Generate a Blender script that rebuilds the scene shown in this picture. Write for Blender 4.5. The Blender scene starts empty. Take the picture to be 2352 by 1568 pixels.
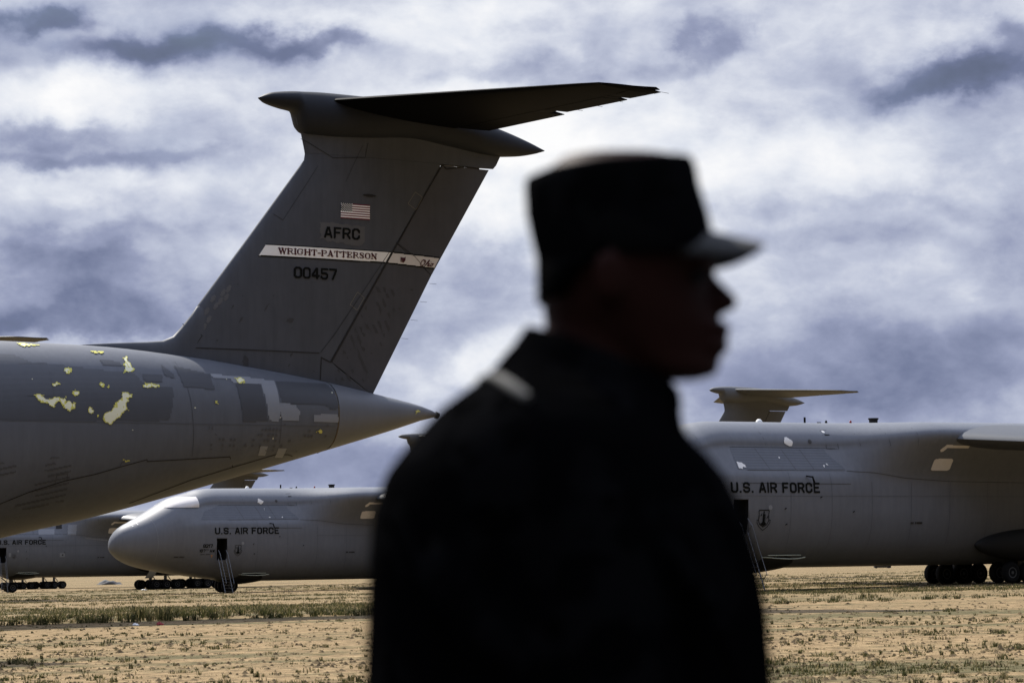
import bpy, bmesh, math, random
import numpy as np
from mathutils import Vector, Matrix, noise as mnoise
from mathutils.bvhtree import BVHTree

random.seed(7); rng = np.random.default_rng(7)
scene = bpy.context.scene
COL = scene.collection
R = math.radians

# ------------------------------------------------------------------ camera
cd = bpy.data.cameras.new("camera"); cam = bpy.data.objects.new("camera", cd); COL.objects.link(cam)
cd.lens = 85.0; cd.sensor_width = 36.0; cd.clip_start = 0.1; cd.clip_end = 20000
cam.location = (0, 0, 0); cam.rotation_euler = (R(90) + 0.09285, 0, 0)
cd.dof.use_dof = True; cd.dof.focus_distance = 100.0; cd.dof.aperture_fstop = 4.7
scene.camera = cam

# ------------------------------------------------------------------ light and exposure
HEAD = 0.556                                    # heading of the parked row
SUN_EL = R(49)
sun_dir = Vector((-math.sin(HEAD + 0.05) * math.cos(SUN_EL), math.cos(HEAD + 0.05) * math.cos(SUN_EL), math.sin(SUN_EL)))
sl = bpy.data.lights.new("sun", 'SUN'); sl.energy = 5.0; sl.angle = R(0.6); sl.color = (1.0, 0.95, 0.87)
so = bpy.data.objects.new("sun", sl); COL.objects.link(so)
so.rotation_euler = sun_dir.to_track_quat('Z', 'Y').to_euler(); so.location = (0, 0, 60)
scene.view_settings.view_transform = 'Standard'; scene.view_settings.look = 'None'
scene.view_settings.exposure = 0.5; scene.view_settings.gamma = 1.0
scene.view_settings.use_curve_mapping = False
scene.cycles.max_bounces = 6

# ------------------------------------------------------------------ node helpers
class N:
    def __init__(s, nt): s.nt = nt
    def new(s, typ, **kw):
        n = s.nt.nodes.new(typ)
        for k, v in kw.items(): setattr(n, k, v)
        return n
    def put(s, sock, v):
        if isinstance(v, bpy.types.NodeSocket): s.nt.links.new(v, sock)
        elif v is not None: sock.default_value = v
    def math(s, op, a, b=None, c=None, clamp=False):
        n = s.new('ShaderNodeMath', operation=op, use_clamp=clamp)
        s.put(n.inputs[0], a)
        if b is not None: s.put(n.inputs[1], b)
        if c is not None: s.put(n.inputs[2], c)
        return n.outputs[0]
    def vmath(s, op, a, b=None):
        n = s.new('ShaderNodeVectorMath', operation=op); s.put(n.inputs[0], a)
        if b is not None: s.put(n.inputs[1], b)
        return n.outputs[0]
    def noise(s, vec, scale, detail=4, rough=.5, dist=0.0):
        n = s.new('ShaderNodeTexNoise'); s.put(n.inputs['Vector'], vec); n.inputs['Scale'].default_value = scale
        n.inputs['Detail'].default_value = detail; n.inputs['Roughness'].default_value = rough; n.inputs['Distortion'].default_value = dist
        return n.outputs['Fac']
    def mapping(s, vec, scale=(1, 1, 1), loc=(0, 0, 0), rot=(0, 0, 0)):
        n = s.new('ShaderNodeMapping'); s.put(n.inputs['Vector'], vec)
        n.inputs['Scale'].default_value = scale; n.inputs['Location'].default_value = loc; n.inputs['Rotation'].default_value = rot
        return n.outputs[0]
    def ramp(s, fac, stops, interp='LINEAR'):
        n = s.new('ShaderNodeValToRGB'); s.put(n.inputs[0], fac); cr = n.color_ramp; cr.interpolation = interp
        while len(cr.elements) < len(stops): cr.elements.new(.5)
        for e, (p, c) in zip(cr.elements, stops):
            e.position = p; e.color = (c, c, c, 1) if not isinstance(c, tuple) else (*c, 1)
        return n.outputs[0]
    def mix(s, fac, a, b, blend='MIX'):
        n = s.new('ShaderNodeMix', data_type='RGBA', blend_type=blend); s.put(n.inputs['Factor'], fac)
        s.put(n.inputs['A'], (*a, 1) if isinstance(a, tuple) and len(a) == 3 else a)
        s.put(n.inputs['B'], (*b, 1) if isinstance(b, tuple) and len(b) == 3 else b)
        return n.outputs['Result']
    def maprange(s, v, a, b, c=0.0, d=1.0, smooth=False):
        n = s.new('ShaderNodeMapRange'); s.put(n.inputs[0], v)
        if smooth: n.interpolation_type = 'SMOOTHSTEP'
        for k, q in enumerate((a, b, c, d)): n.inputs[k + 1].default_value = q
        return n.outputs[0]

# ------------------------------------------------------------------ world: physical sky behind a broken cloud deck
world = bpy.data.worlds.new("World"); scene.world = world; world.use_nodes = True
wt = world.node_tree; wt.nodes.clear(); w = N(wt)
out = w.new('ShaderNodeOutputWorld'); bg = w.new('ShaderNodeBackground')
sky = w.new('ShaderNodeTexSky', sky_type='NISHITA'); sky.sun_disc = False
sky.sun_elevation = SUN_EL; sky.sun_rotation = math.atan2(sun_dir.x, sun_dir.y)
tc = w.new('ShaderNodeTexCoord').outputs['Generated']
sep = w.new('ShaderNodeSeparateXYZ'); w.put(sep.inputs[0], tc)
dx, dy, dz = sep.outputs
# cloud deck coordinates: azimuth and height as tangents, warped by noise
ady = w.math('MAXIMUM', w.math('ABSOLUTE', dy), 0.25)
U = w.math('DIVIDE', dx, ady); W = w.math('DIVIDE', dz, ady)
nb = w.noise(w.mapping(tc, (1, 1, 1.4)), 15.0, 7, .55)
nb2 = w.noise(w.mapping(tc, (1, 1, 1.4), (3.1, 1.7, .4)), 15.0, 7, .55)
Uw = w.math('ADD', U, w.math('MULTIPLY', w.math('SUBTRACT', nb, .5), .11))
Ww = w.math('ADD', W, w.math('MULTIPLY', w.math('SUBTRACT', nb2, .5), .06))
n1 = w.noise(w.mapping(tc, (1, 1, 1.8), (0, 0, 0), (0, R(6), 0)), 12.0, 9, .50, .3)
n2 = w.noise(w.mapping(tc, (1, 1, 1.55), (5, 2, 1), (0, R(-8), 0)), 30.0, 10, .60, .25)
n3 = w.noise(w.mapping(tc, (1, 1, 1.5), (2, 7, 3)), 5.0, 4, .5)
bil = w.math('ABSOLUTE', w.math('SUBTRACT', w.noise(w.mapping(tc, (1, 1, 1.7), (9, 4, 2)), 26.0, 7, .55, .15), .5))
val = w.math('ADD', .66, w.math('MULTIPLY', w.math('SUBTRACT', n1, .5), .52))
val = w.math('SUBTRACT', val, w.math('MULTIPLY', bil, .40))
val = w.math('ADD', val, w.math('MULTIPLY', w.math('SUBTRACT', n2, .5), .38))
def blob(val, px, py, rx, ry, amt):
    u0 = (px - 1176) / 5553.; w0 = (1301 - py) / 5553. * 1.01
    a = w.math('DIVIDE', w.math('SUBTRACT', Uw, u0), rx / 5553.); b = w.math('DIVIDE', w.math('SUBTRACT', Ww, w0), ry / 5553.)
    r2 = w.math('ADD', w.math('MULTIPLY', a, a), w.math('MULTIPLY', b, b))
    e = w.math('DIVIDE', amt, w.math('ADD', 1.0, w.math('MULTIPLY', r2, r2)))
    return w.math('ADD', val, e)
BLOBS = [(230, 215, 300, 55, .28), (200, 430, 320, 50, .24), (1150, 400, 330, 200, .36), (900, 40, 520, 55, .24), (1750, 330, 430, 80, .20), (1000, 850, 120, 55, .20), (2090, 110, 150, 45, .16),
         (330, 95, 250, 48, -.56), (700, 85, 170, 28, -.36), (60, 20, 110, 30, -.5), (90, 300, 190, 35, -.28), (120, 360, 260, 24, -.22), (420, 345, 160, 22, -.14),
         (250, 560, 300, 26, -.14), (180, 640, 330, 60, -.38), (150, 735, 400, 45, -.42), (1200, 160, 160, 30, -.16), (1640, 100, 60, 60, -.25), (1550, 155, 120, 28, -.12),
         (2200, 185, 230, 50, -.56), (2330, 90, 60, 60, -.3), (2050, 850, 520, 130, -.28), (2330, 600, 150, 220, -.16), (1950, 560, 250, 36, -.10), (1080, 640, 150, 60, -.18),
         (1020, 740, 150, 40, -.12), (700, 1090, 1200, 90, -.24), (1900, 470, 500, 26, -.07)]
for b in BLOBS: val = blob(val, b[0], b[1], b[2] * .9, b[3] * .95, b[4] * (.98 if b[4] < 0 else .74))
cloud = w.ramp(val, [(0.0, (.12, .145, .22)), (.22, (.165, .195, .315)), (.42, (.31, .345, .495)), (.60, (.52, .56, .69)), (.76, (.78, .81, .88)), (.92, (.97, .97, .98)), (1.0, (1.0, 1.0, 1.0))])
# unseen deck darkened behind the camera and brightened overhead to shape the light
back = w.maprange(dy, -.35, .5, .10, 1.0, True)
zen = w.maprange(dz, .34, .90, 0.0, 2.1, True)
cl = w.mix(1.0, cloud, w.math('MAXIMUM', back, zen), 'MULTIPLY')
skyc = w.mix(1.0, sky.outputs[0], (.10, .10, .10), 'MULTIPLY')
cl = w.mix(w.maprange(dz, .3, .6), cl, w.mix(1.0, cl, (.90, .96, 1.10), 'MULTIPLY'))
cover = w.maprange(w.math('ADD', n3, n1), .55, .95, .80, 1.0, True)
fin = w.mix(cover, skyc, cl)
w.put(bg.inputs[0], fin); bg.inputs[1].default_value = 0.71
wt.links.new(bg.outputs[0], out.inputs[0])

# ------------------------------------------------------------------ materials
def mat(name, col, rough=.6, metal=0.0, spec=.3, var=.0, vscale=3.0, streak=0.0, bump=0.0, bscale=20.0, hlines=False, coat=0.0):
    m = bpy.data.materials.new(name); m.use_nodes = True; t = N(m.node_tree)
    b = m.node_tree.nodes['Principled BSDF']; tc = t.new('ShaderNodeTexCoord').outputs['Object']
    c = (*col, 1)
    b.inputs['Roughness'].default_value = rough; b.inputs['Metallic'].default_value = metal
    b.inputs['Specular IOR Level'].default_value = spec
    if var or streak:
        f = t.noise(tc, vscale, 6, .6)
        f = t.math('MULTIPLY', t.math('SUBTRACT', f, .5), 2 * var)
        if streak:
            g = t.noise(t.mapping(tc, (2.2, 2.2, .25)), 2.0, 5, .65)
            f = t.math('ADD', f, t.math('MULTIPLY', t.math('SUBTRACT', g, .5), 2 * streak))
            g2 = t.noise(t.mapping(tc, (.35, .35, .12)), 1.0, 3, .5)
            f = t.math('ADD', f, t.math('MULTIPLY', t.math('SUBTRACT', g2, .5), streak))
        f = t.math('ADD', f, 1.0)
        cc = t.mix(1.0, c, f, 'MULTIPLY')
        t.put(b.inputs['Base Color'], cc)
    else: b.inputs['Base Color'].default_value = c
    if bump or hlines:
        h = t.noise(tc, bscale, 4, .6)
        if hlines:
            sx = t.new('ShaderNodeSeparateXYZ'); t.put(sx.inputs[0], tc)
            hl = t.math('SINE', t.math('MULTIPLY', sx.outputs[2], 42.0))
            h = t.math('ADD', h, t.math('MULTIPLY', hl, .5))
        bn = t.new('ShaderNodeBump'); bn.inputs['Strength'].default_value = bump; bn.inputs['Distance'].default_value = .02
        t.put(bn.inputs['Height'], h); t.put(b.inputs['Normal'], bn.outputs[0])
    return m
M = {}
M['paint'] = mat('weathered grey paint', (.136, .145, .163), .52, spec=.25, var=.12, vscale=.8, streak=.16, bump=.10, bscale=1.2)
M['finpaint'] = mat('dark grey fin paint', (.074, .079, .091), .55, spec=.2, var=.16, vscale=1.3, streak=.22, bump=.15, bscale=2)
M['rudpaint'] = mat('dusty grey rudder paint', (.070, .071, .079), .6, spec=.2, var=.2, vscale=1.3, streak=.16, bump=.2, bscale=3)
M['cone'] = mat('pale grey cone paint', (.135, .142, .156), .45, spec=.32, var=.12, vscale=1.3, streak=.1, bump=.1, bscale=2)
M['stab'] = mat('stabilizer paint with underside shade', (.003, .0034, .0045), .6, spec=.03, var=.1, vscale=1.0, streak=.05)  # shade under the tailplane put into the colour, nearly black
M['band'] = mat('ribbed darker grey band', (.098, .106, .123), .5, var=.12, vscale=1.2, streak=.12, bump=.25, bscale=3, hlines=True)  # band between the fuselage lobes, darker and finely ribbed
M['dpatch'] = mat('dark grey touch-up paint', (0.0612, 0.0641, 0.0720), .5, var=.08)
M['lpatch'] = mat('light grey touch-up paint', (0.2232, 0.2340, 0.2520), .45, var=.08)
M['white'] = mat('white protective coating', (0.7600, 0.7505, 0.7125), .6, var=.06, vscale=3)
M['dwhite'] = mat('dusty white coating', (0.6630, 0.6290, 0.5950), .7, var=.1, vscale=3)
M['cream'] = mat('bare cream primer', (0.7980, 0.7885, 0.5700), .7, var=.08, vscale=5)
M['yellow'] = mat('yellow primer', (0.6270, 0.5890, 0.1235), .7, var=.15, vscale=8)
M['black'] = mat('black lettering paint', (0.0084, 0.0091, 0.0084), .6, spec=.05)
M['maroon'] = mat('maroon lettering paint', (0.0648, 0.0086, 0.0144), .6)
M['flagred'] = mat('faded red paint', (0.1584, 0.0252, 0.0432), .6)
M['flagblue'] = mat('dark blue paint', (0.0144, 0.0202, 0.0252), .6)
M['grime'] = mat('oily grime', (0.0252, 0.0216, 0.0187), .7, var=.3, vscale=6)
M['softgrime'] = mat('faint grime', (0.0540, 0.0526, 0.0533), .7, var=.2, vscale=6)
M['patch'] = mat('pale scrubbed paint', (0.1044, 0.1044, 0.1080), .6, var=.15, vscale=4)
M['gasket'] = mat('dark seam', (0.0216, 0.0202, 0.0194), .8)
M['ochre'] = mat('ochre sealant', (0.1080, 0.0792, 0.0432), .8, var=.2)
M['dark'] = mat('dark cabin interior', (0.0086, 0.0086, 0.0094), .9)
M['rubber'] = mat('black tyre rubber', (0.0098, 0.0098, 0.0098), .85, bump=.2, bscale=12)
M['rim'] = mat('pale wheel hub', (.17, .17, .16), .5, metal=.2, var=.15, vscale=9)
M['strut'] = mat('gear strut metal', (0.1584, 0.1584, 0.1584), .45, metal=.5)
M['alu'] = mat('scuffed aluminium', (.15, .153, .158), .35, metal=.8, var=.1)
M['red'] = mat('red beacon glass', (0.2520, 0.0144, 0.0144), .3)
M['under'] = mat('fairing paint with underside shade', (0.0216, 0.0223, 0.0238), .6, var=.1)  # gear fairings coloured near black, the shade under the belly put in
M['lightlip'] = mat('pale yellow lip', (0.3960, 0.4104, 0.3024), .5)
M['orange'] = mat('orange paint', (0.5040, 0.2160, 0.0360), .6)

# ------------------------------------------------------------------ object helpers
def link(name, me, parent=None, label=None, cat=None, group=None, kind=None, loc=None):
    o = bpy.data.objects.new(name, me); COL.objects.link(o)
    if parent is not None: o.parent = parent
    if label: o['label'] = label
    if cat: o['category'] = cat
    if group: o['group'] = group
    if kind: o['kind'] = kind
    if loc: o.location = loc
    return o
def mesh(name, V, F, mats, midx=None, smooth=True):
    me = bpy.data.meshes.new(name); me.from_pydata([tuple(map(float, v)) for v in V], [], [tuple(f) for f in F])
    for m in (mats if isinstance(mats, (list, tuple)) else [mats]): me.materials.append(m)
    if midx is not None: me.polygons.foreach_set('material_index', np.array(midx, dtype=np.int32))
    me.polygons.foreach_set('use_smooth', [smooth] * len(me.polygons)); me.update(); return me
def fixn(me, sharp=None):
    bm = bmesh.new(); bm.from_mesh(me); bmesh.ops.remove_doubles(bm, verts=bm.verts, dist=1e-5)
    bmesh.ops.recalc_face_normals(bm, faces=bm.faces)
    if sharp:
        for e in bm.edges:
            if len(e.link_faces) == 2 and e.calc_face_angle(0) > sharp: e.smooth = False
    bm.to_mesh(me); bm.free(); me.update(); return me
class MB:
    def __init__(s): s.V = []; s.F = []; s.I = []
    def add(s, V, F, i=0):
        o = len(s.V); s.V += [tuple(v) for v in V]; s.F += [tuple(k + o for k in f) for f in F]; s.I += [i] * len(F); return s
    def box(s, c, d, i=0, rot=None):
        V = [Vector((a * d[0] / 2, b * d[1] / 2, e * d[2] / 2)) for a in (-1, 1) for b in (-1, 1) for e in (-1, 1)]
        if rot: V = [rot @ v for v in V]
        V = [v + Vector(c) for v in V]
        return s.add(V, [(0, 1, 3, 2), (4, 6, 7, 5), (0, 4, 5, 1), (2, 3, 7, 6), (0, 2, 6, 4), (1, 5, 7, 3)], i)
    def tube(s, pts, r, n=8, i=0):
        pts = [Vector(p) for p in pts]; rr = r if isinstance(r, (list, tuple)) else [r] * len(pts); rings = []
        for k, p in enumerate(pts):
            d = (pts[min(k + 1, len(pts) - 1)] - pts[max(k - 1, 0)]).normalized()
            a = d.cross(Vector((0, 0, 1))) if abs(d.z) < .9 else d.cross(Vector((1, 0, 0)))
            a.normalize(); b = d.cross(a)
            rings.append([p + (a * math.cos(2 * math.pi * j / n) + b * math.sin(2 * math.pi * j / n)) * rr[k] for j in range(n)])
        return s.loft(rings, i)
    def loft(s, rings, i=0, caps=True):
        n = len(rings[0]); V = [v for r in rings for v in r]; F = []
        for k in range(len(rings) - 1):
            for j in range(n):
                F.append((k * n + j, k * n + (j + 1) % n, (k + 1) * n + (j + 1) % n, (k + 1) * n + j))
        if caps: F.append(tuple(range(n))[::-1]); F.append(tuple((len(rings) - 1) * n + j for j in range(n)))
        return s.add(V, F, i)
    def lathe(s, prof, c, axis, n=24, i=0):
        """prof: (radius, offset along axis)"""
        ax = Vector(axis).normalized(); a = ax.cross(Vector((0, 0, 1))) if abs(ax.z) < .9 else ax.cross(Vector((1, 0, 0)))
        a.normalize(); b = ax.cross(a); c = Vector(c)
        rings = [[c + ax * o + (a * math.cos(2 * math.pi * j / n) + b * math.sin(2 * math.pi * j / n)) * r for j in range(n)] for r, o in prof]
        return s.loft(rings, i)
    def mesh(s, name, mats, smooth=True, sharp=.7):
        return fixn(mesh(name, s.V, s.F, mats, s.I, smooth), sharp)

# ------------------------------------------------------------------ ground
def gz(x, y):
    xs = x if abs(x) < 260 else math.copysign(260 + 120 * math.tanh((abs(x) - 260) / 120.), x)
    ys = min(max(y, -200), 500)
    b = .035 * mnoise.noise(Vector((x * .07, y * .07, 0))) + .02 * mnoise.noise(Vector((x * .3, y * .3, 2)))
    return -1.459 + .02247 * xs - .00105 * ys + b
def grid_axis(a, b, n, p): return [a + (b - a) * (k / n) ** p for k in range(n + 1)]
xs = sorted(set([-round(v, 3) for v in grid_axis(0, 9000, 110, 3.2)] + [round(v, 3) for v in grid_axis(0, 9000, 110, 3.2)]))
ys = sorted(set([-round(v, 3) for v in grid_axis(0, 3000, 30, 3)] + [round(v, 3) for v in grid_axis(0, 16000, 200, 3.2)]))
GV = [(x, y, gz(x, y)) for y in ys for x in xs]; nx = len(xs)
GF = [(j * nx + i, j * nx + i + 1, (j + 1) * nx + i + 1, (j + 1) * nx + i) for j in range(len(ys) - 1) for i in range(nx - 1)]
gm = bpy.data.materials.new('dry desert soil'); gm.use_nodes = True; g = N(gm.node_tree); gb = gm.node_tree.nodes['Principled BSDF']
tco = g.new('ShaderNodeTexCoord').outputs['Object']
rowc = g.mapping(tco, (.11, 1.0, 1), (0, 0, 0), (0, 0, -.12))
big = g.noise(g.mapping(tco, (.35, 1, 1), (0, 0, 0), (0, 0, -.08)), .085, 4, .55)
mid = g.noise(rowc, .75, 6, .62)
fine = g.noise(g.mapping(tco, (.5, 1, 1), (0, 0, 0), (0, 0, -.1)), 5.0, 6, .7)
peb = g.noise(tco, 24.0, 4, .7)
sand = g.ramp(fine, [(.32, (0.052, 0.034, 0.016)), (.43, (0.150, 0.103, 0.050)), (.54, (0.290, 0.203, 0.104)), (.68, (0.410, 0.298, 0.160))])
dry = g.ramp(fine, [(.32, (0.030, 0.027, 0.010)), (.5, (0.096, 0.085, 0.037)), (.68, (0.200, 0.163, 0.089))])
gr = g.math('ADD', g.math('MULTIPLY', big, 1.05), g.math('MULTIPLY', mid, .75))
gr = g.math('ADD', gr, g.math('MULTIPLY', peb, .22))
gr = g.math('ADD', gr, g.math('MULTIPLY', g.math('SUBTRACT', g.noise(g.mapping(tco, (1, .22, 1)), 2.6, 5, .7), .5), .55))
rut = g.noise(g.mapping(tco, (.012, .55, 1), (0, 0, 0), (0, 0, -.45)), 1.0, 3, .6)
gr = g.math('ADD', gr, g.math('MULTIPLY', g.math('SUBTRACT', rut, .5), .9))
gf = g.maprange(gr, .95, 1.22, 0, .95, True)
gc = g.mix(gf, sand, dry)
crumb = g.maprange(g.noise(g.mapping(tco, (1, .16, 1)), 6.0, 5, .8), .53, .66, 0, .85, True)
gc = g.mix(crumb, gc, (.095, .07, .036))
g.put(gb.inputs['Base Color'], gc); gb.inputs['Roughness'].default_value = .95; gb.inputs['Specular IOR Level'].default_value = .1
bn = g.new('ShaderNodeBump'); bn.inputs['Strength'].default_value = .9; bn.inputs['Distance'].default_value = .06
g.put(bn.inputs['Height'], g.math('ADD', fine, g.math('MULTIPLY', peb, .4))); g.put(gb.inputs['Normal'], bn.outputs[0])
link('ground', mesh('ground', GV, GF, gm), kind='structure')

rxs = [-600 + 24 * k for k in range(51)]; rys = [-60 + 4.1 * k for k in range(21)]  # unseen dark strip added around the camera to cut ground bounce
am = mat('dark bounce-cutting ground', (.035, .035, .036), .9, spec=.2, var=.2, vscale=2, bump=.3, bscale=40)
RV = [(x, y, max(gz(x + a, y + c_) for a in (-12, 0, 12) for c_ in (-2, 0, 2)) + .012) for y in rys for x in rxs]
link('bounce_blocker', mesh('bounce_blocker', RV, [(j * 51 + i, j * 51 + i + 1, (j + 1) * 51 + i + 1, (j + 1) * 51 + i) for j in range(20) for i in range(50)], am), kind='structure')
M['dpatch2'] = mat('side shade and streak grey', (.068, .072, .081), .5, var=.1, vscale=1, streak=.1)  # shade of the near jet's side put into this grey; also streaks
M['softgrime3'] = mat('faint streak grime', (.050, .050, .054), .7, var=.2, vscale=5)
M['softgrime2'] = mat('rivet grime', (0.0864, 0.0878, 0.0936), .7, var=.2, vscale=5)
M['patch2'] = mat('faded outline', (0.2160, 0.2016, 0.1584), .6)
M['patch3'] = mat('pale joint line', (0.2016, 0.2088, 0.2232), .5)
M['bullet'] = mat('bullet paint with stabilizer shadow', (.022, .0245, .030), .55, spec=.12, var=.1, streak=.05)  # stabilizer's shadow on the bullet darkened into the whole colour
M['wing'] = mat('wing paint', (.07, .075, .084), .5, spec=.3, var=.1)
M['tarp'] = mat('dull grey sheet', (0.0720, 0.0720, 0.0720), .8, var=.3)
M['paint_near'] = mat('weathered grey paint with belly shade', (.104, .111, .126), .5, spec=.25, var=.14, vscale=.8, streak=.18, bump=.10, bscale=1.2)  # copy of the jet paint, darkened to stand in for belly shade
M['tail_far'] = mat('mid grey tail paint', (.105, .107, .108), .6, spec=.2, var=.12, streak=.12)
M['faintline'] = mat('faint panel joint', (.085, .091, .102), .6)
M['drip'] = mat('faint drip stain', (.10, .104, .112), .7, var=.2, vscale=5)
M['bandwhite'] = mat('white marking paint', (.90, .89, .85), .6, var=.06, vscale=3)

def itp(tab,x):
    if x<=tab[0][0]: return tab[0][1]
    for (a,b),(c,d) in zip(tab,tab[1:]):
        if x<=c: return b+(d-b)*(x-a)/(c-a)
    return tab[-1][1]
def sm(tab,x):
    # monotone-ish smooth interpolation (cubic hermite, finite differences)
    n=len(tab)
    if x<=tab[0][0]: return tab[0][1]
    if x>=tab[-1][0]: return tab[-1][1]
    for i in range(n-1):
        if x<=tab[i+1][0]: break
    def sl(k):
        return (tab[k+1][1]-tab[k][1])/(tab[k+1][0]-tab[k][0])
    d=sl(i)
    m0=d if i==0 else (0 if sl(i-1)*d<=0 else 2*sl(i-1)*d/(sl(i-1)+d))
    m1=d if i==n-2 else (0 if sl(i+1)*d<=0 else 2*sl(i+1)*d/(sl(i+1)+d))
    h=tab[i+1][0]-tab[i][0]; t=(x-tab[i][0])/h
    return ((2*t**3-3*t*t+1)*tab[i][1]+(t**3-2*t*t+t)*h*m0+(-2*t**3+3*t*t)*tab[i+1][1]+(t**3-t*t)*h*m1)
def sstep(a,b,x):
    t=max(0,min(1,(x-a)/(b-a))); return t*t*(3-2*t)
ZT=[(0,3.16),(.04,3.45),(.31,4.06),(.91,4.69),(1.81,5.18),(2.87,5.74),(3.93,6.36),(4.6,6.75),(5.2,7.1),(6,7.38),(7,7.64),(8,7.93),(9.2,8.06),(18,8.12),(33,8.28),(45,8.62),(53,8.92),(57.3,8.86),(61.3,8.56),(63.2,8.32),(65,8.07),(66.8,7.78),(68.7,7.42),(69.75,7.22),(70.8,6.97),(71.2,6.8)]
ZB=[(0,3.04),(.04,2.85),(.26,2.52),(.95,1.95),(1.87,1.52),(3.24,1.15),(5.25,.77),(6.8,.57),(9.15,.28),(11.5,.06),(14,0),(44.5,0),(47,.25),(50,.95),(54.1,2.2),(57.5,2.93),(61,3.82),(64.6,4.81),(67.3,5.56),(69.6,6.22),(70.6,6.53),(71.2,6.66)]
HW=[(0,.03),(.04,.28),(.31,.78),(.91,1.3),(1.81,1.85),(3.3,2.45),(5,2.9),(7,3.22),(9,3.4),(12,3.5),(45,3.5),(50,3.35),(54,3.08),(58,2.68),(62,2.18),(66,1.52),(69,.82),(70.6,.3),(71.2,.07)]
DSH=[(0,8.1),(.85,8.02),(1.5,7.78),(2.02,7.4),(2.33,6.97),(2.4,6.6),(2.8,5.925),(3.2,5.25),(3.4,4.85),(3.49,4.2),(3.5,3.5),(3.46,2.7),(3.28,1.8),(2.9,.95),(2.2,.3),(1.3,.04),(0,0)]
GSH=[(0,8.12),(1.5,8.115),(2.8,8.08),(3.95,7.94),(4.75,7.62),(4.98,7.2),(4.6,6.55),(4.0,5.65),(3.6,4.85),(3.52,4.2),(3.5,3.5),(3.46,2.7),(3.28,1.8),(2.9,.95),(2.2,.3),(1.3,.04),(0,0)]
def cr_(p0,p1,p2,p3,t):
    return tuple(.5*((2*b)+(-a+c)*t+(2*a-5*b+4*c-d)*t*t+(-a+3*b-3*c+d)*t**3) for a,b,c,d in zip(p0,p1,p2,p3))
def dens(sh,crease=()):
    out=[];n=len(sh)
    for i in range(n-1):
        p1,p2=sh[i],sh[i+1]
        p0=(-sh[1][0],sh[1][1]) if i==0 else (sh[i-1] if i not in crease else (2*p1[0]-p2[0],2*p1[1]-p2[1]))
        p3=(-sh[n-2][0],sh[n-2][1]) if i+2>=n else (sh[i+2] if (i+1) not in crease else (2*p2[0]-p1[0],2*p2[1]-p1[1]))
        for k in range(3): out.append(cr_(p0,p1,p2,p3,k/3))
    out.append(sh[-1]); return out
DD=dens(DSH,(5,7)); GG=dens(GSH)
NV=len(DD)
EE=[]
for k in range(NV):
    # superellipse, parameter spaced like DD by height
    zf=DD[k][1]/8.1; y=2*zf-1
    EE.append((max(0,1-abs(y)**2.15)**(1/2.15),zf))
def section(s):
    """near half outline from top centre to bottom centre: list of (t,z)"""
    zt,zb,hw=sm(ZT,s),sm(ZB,s),sm(HW,s)
    wd=sstep(4.2,8.6,s)*(1-sstep(39,50,s)); g=sstep(15.6,22.6,s)*(1-sstep(37,47,s))
    out=[]
    for k in range(NV):
        td=DD[k][0]*(1-g)+GG[k][0]*g; zd=(DD[k][1]*(1-g)+GG[k][1]*g)/8.1
        t=EE[k][0]*hw*(1-wd)+td*hw/3.5*wd
        z=EE[k][1]*(1-wd)+zd*wd
        out.append((t,zb+z*(zt-zb)))
    return out
_sc={}
def surf(s,z):
    """outer lateral position of the skin at station s and height z, and dt/dz"""
    key=round(s*50)
    if key not in _sc: _sc[key]=section(key/50)
    P=_sc[key]
    for (t0,z0),(t1,z1) in zip(P,P[1:]):
        if z0>=z>=z1:
            f=(z0-z)/max(1e-6,z0-z1); return t0+(t1-t0)*f,(t1-t0)/min(-1e-3,z1-z0)
    return (0,0)

# ------------------------------------------------------------------ cargo jet: parts shared by every copy
def L3(s, t, z): return Vector((s + .01335 * z, -t, z))      # station, lateral (near side +), height -> local space
def fin_LE(z): return itp([(6.8, 59.0), (8.0, 59.9), (10.08, 61.3), (10.36, 61.47), (12.85, 63.36), (16.01, 65.71), (16.3, 65.66), (16.98, 65.5), (17.29, 65.33), (17.8, 65.3)], z)
def fin_TE(z): return itp([(6.6, 68.2), (7.35, 68.62), (16.09, 73.47), (16.2, 73.72), (16.75, 74.0), (17.6, 74.2)], z)
def fint(s, z):
    a, b = fin_LE(z), fin_TE(z); x = max(0, min(1, (s - a) / max(.1, b - a)))
    th = .50 - .012 * (z - 8)
    if z > 16.2: th += .10 * sstep(16.2, 17.2, z)
    return th * max(0.0, 2.4 * (x ** .5) * (1 - x) ** .9 * (1.02 - .25 * x)) * .78 + .012
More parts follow.
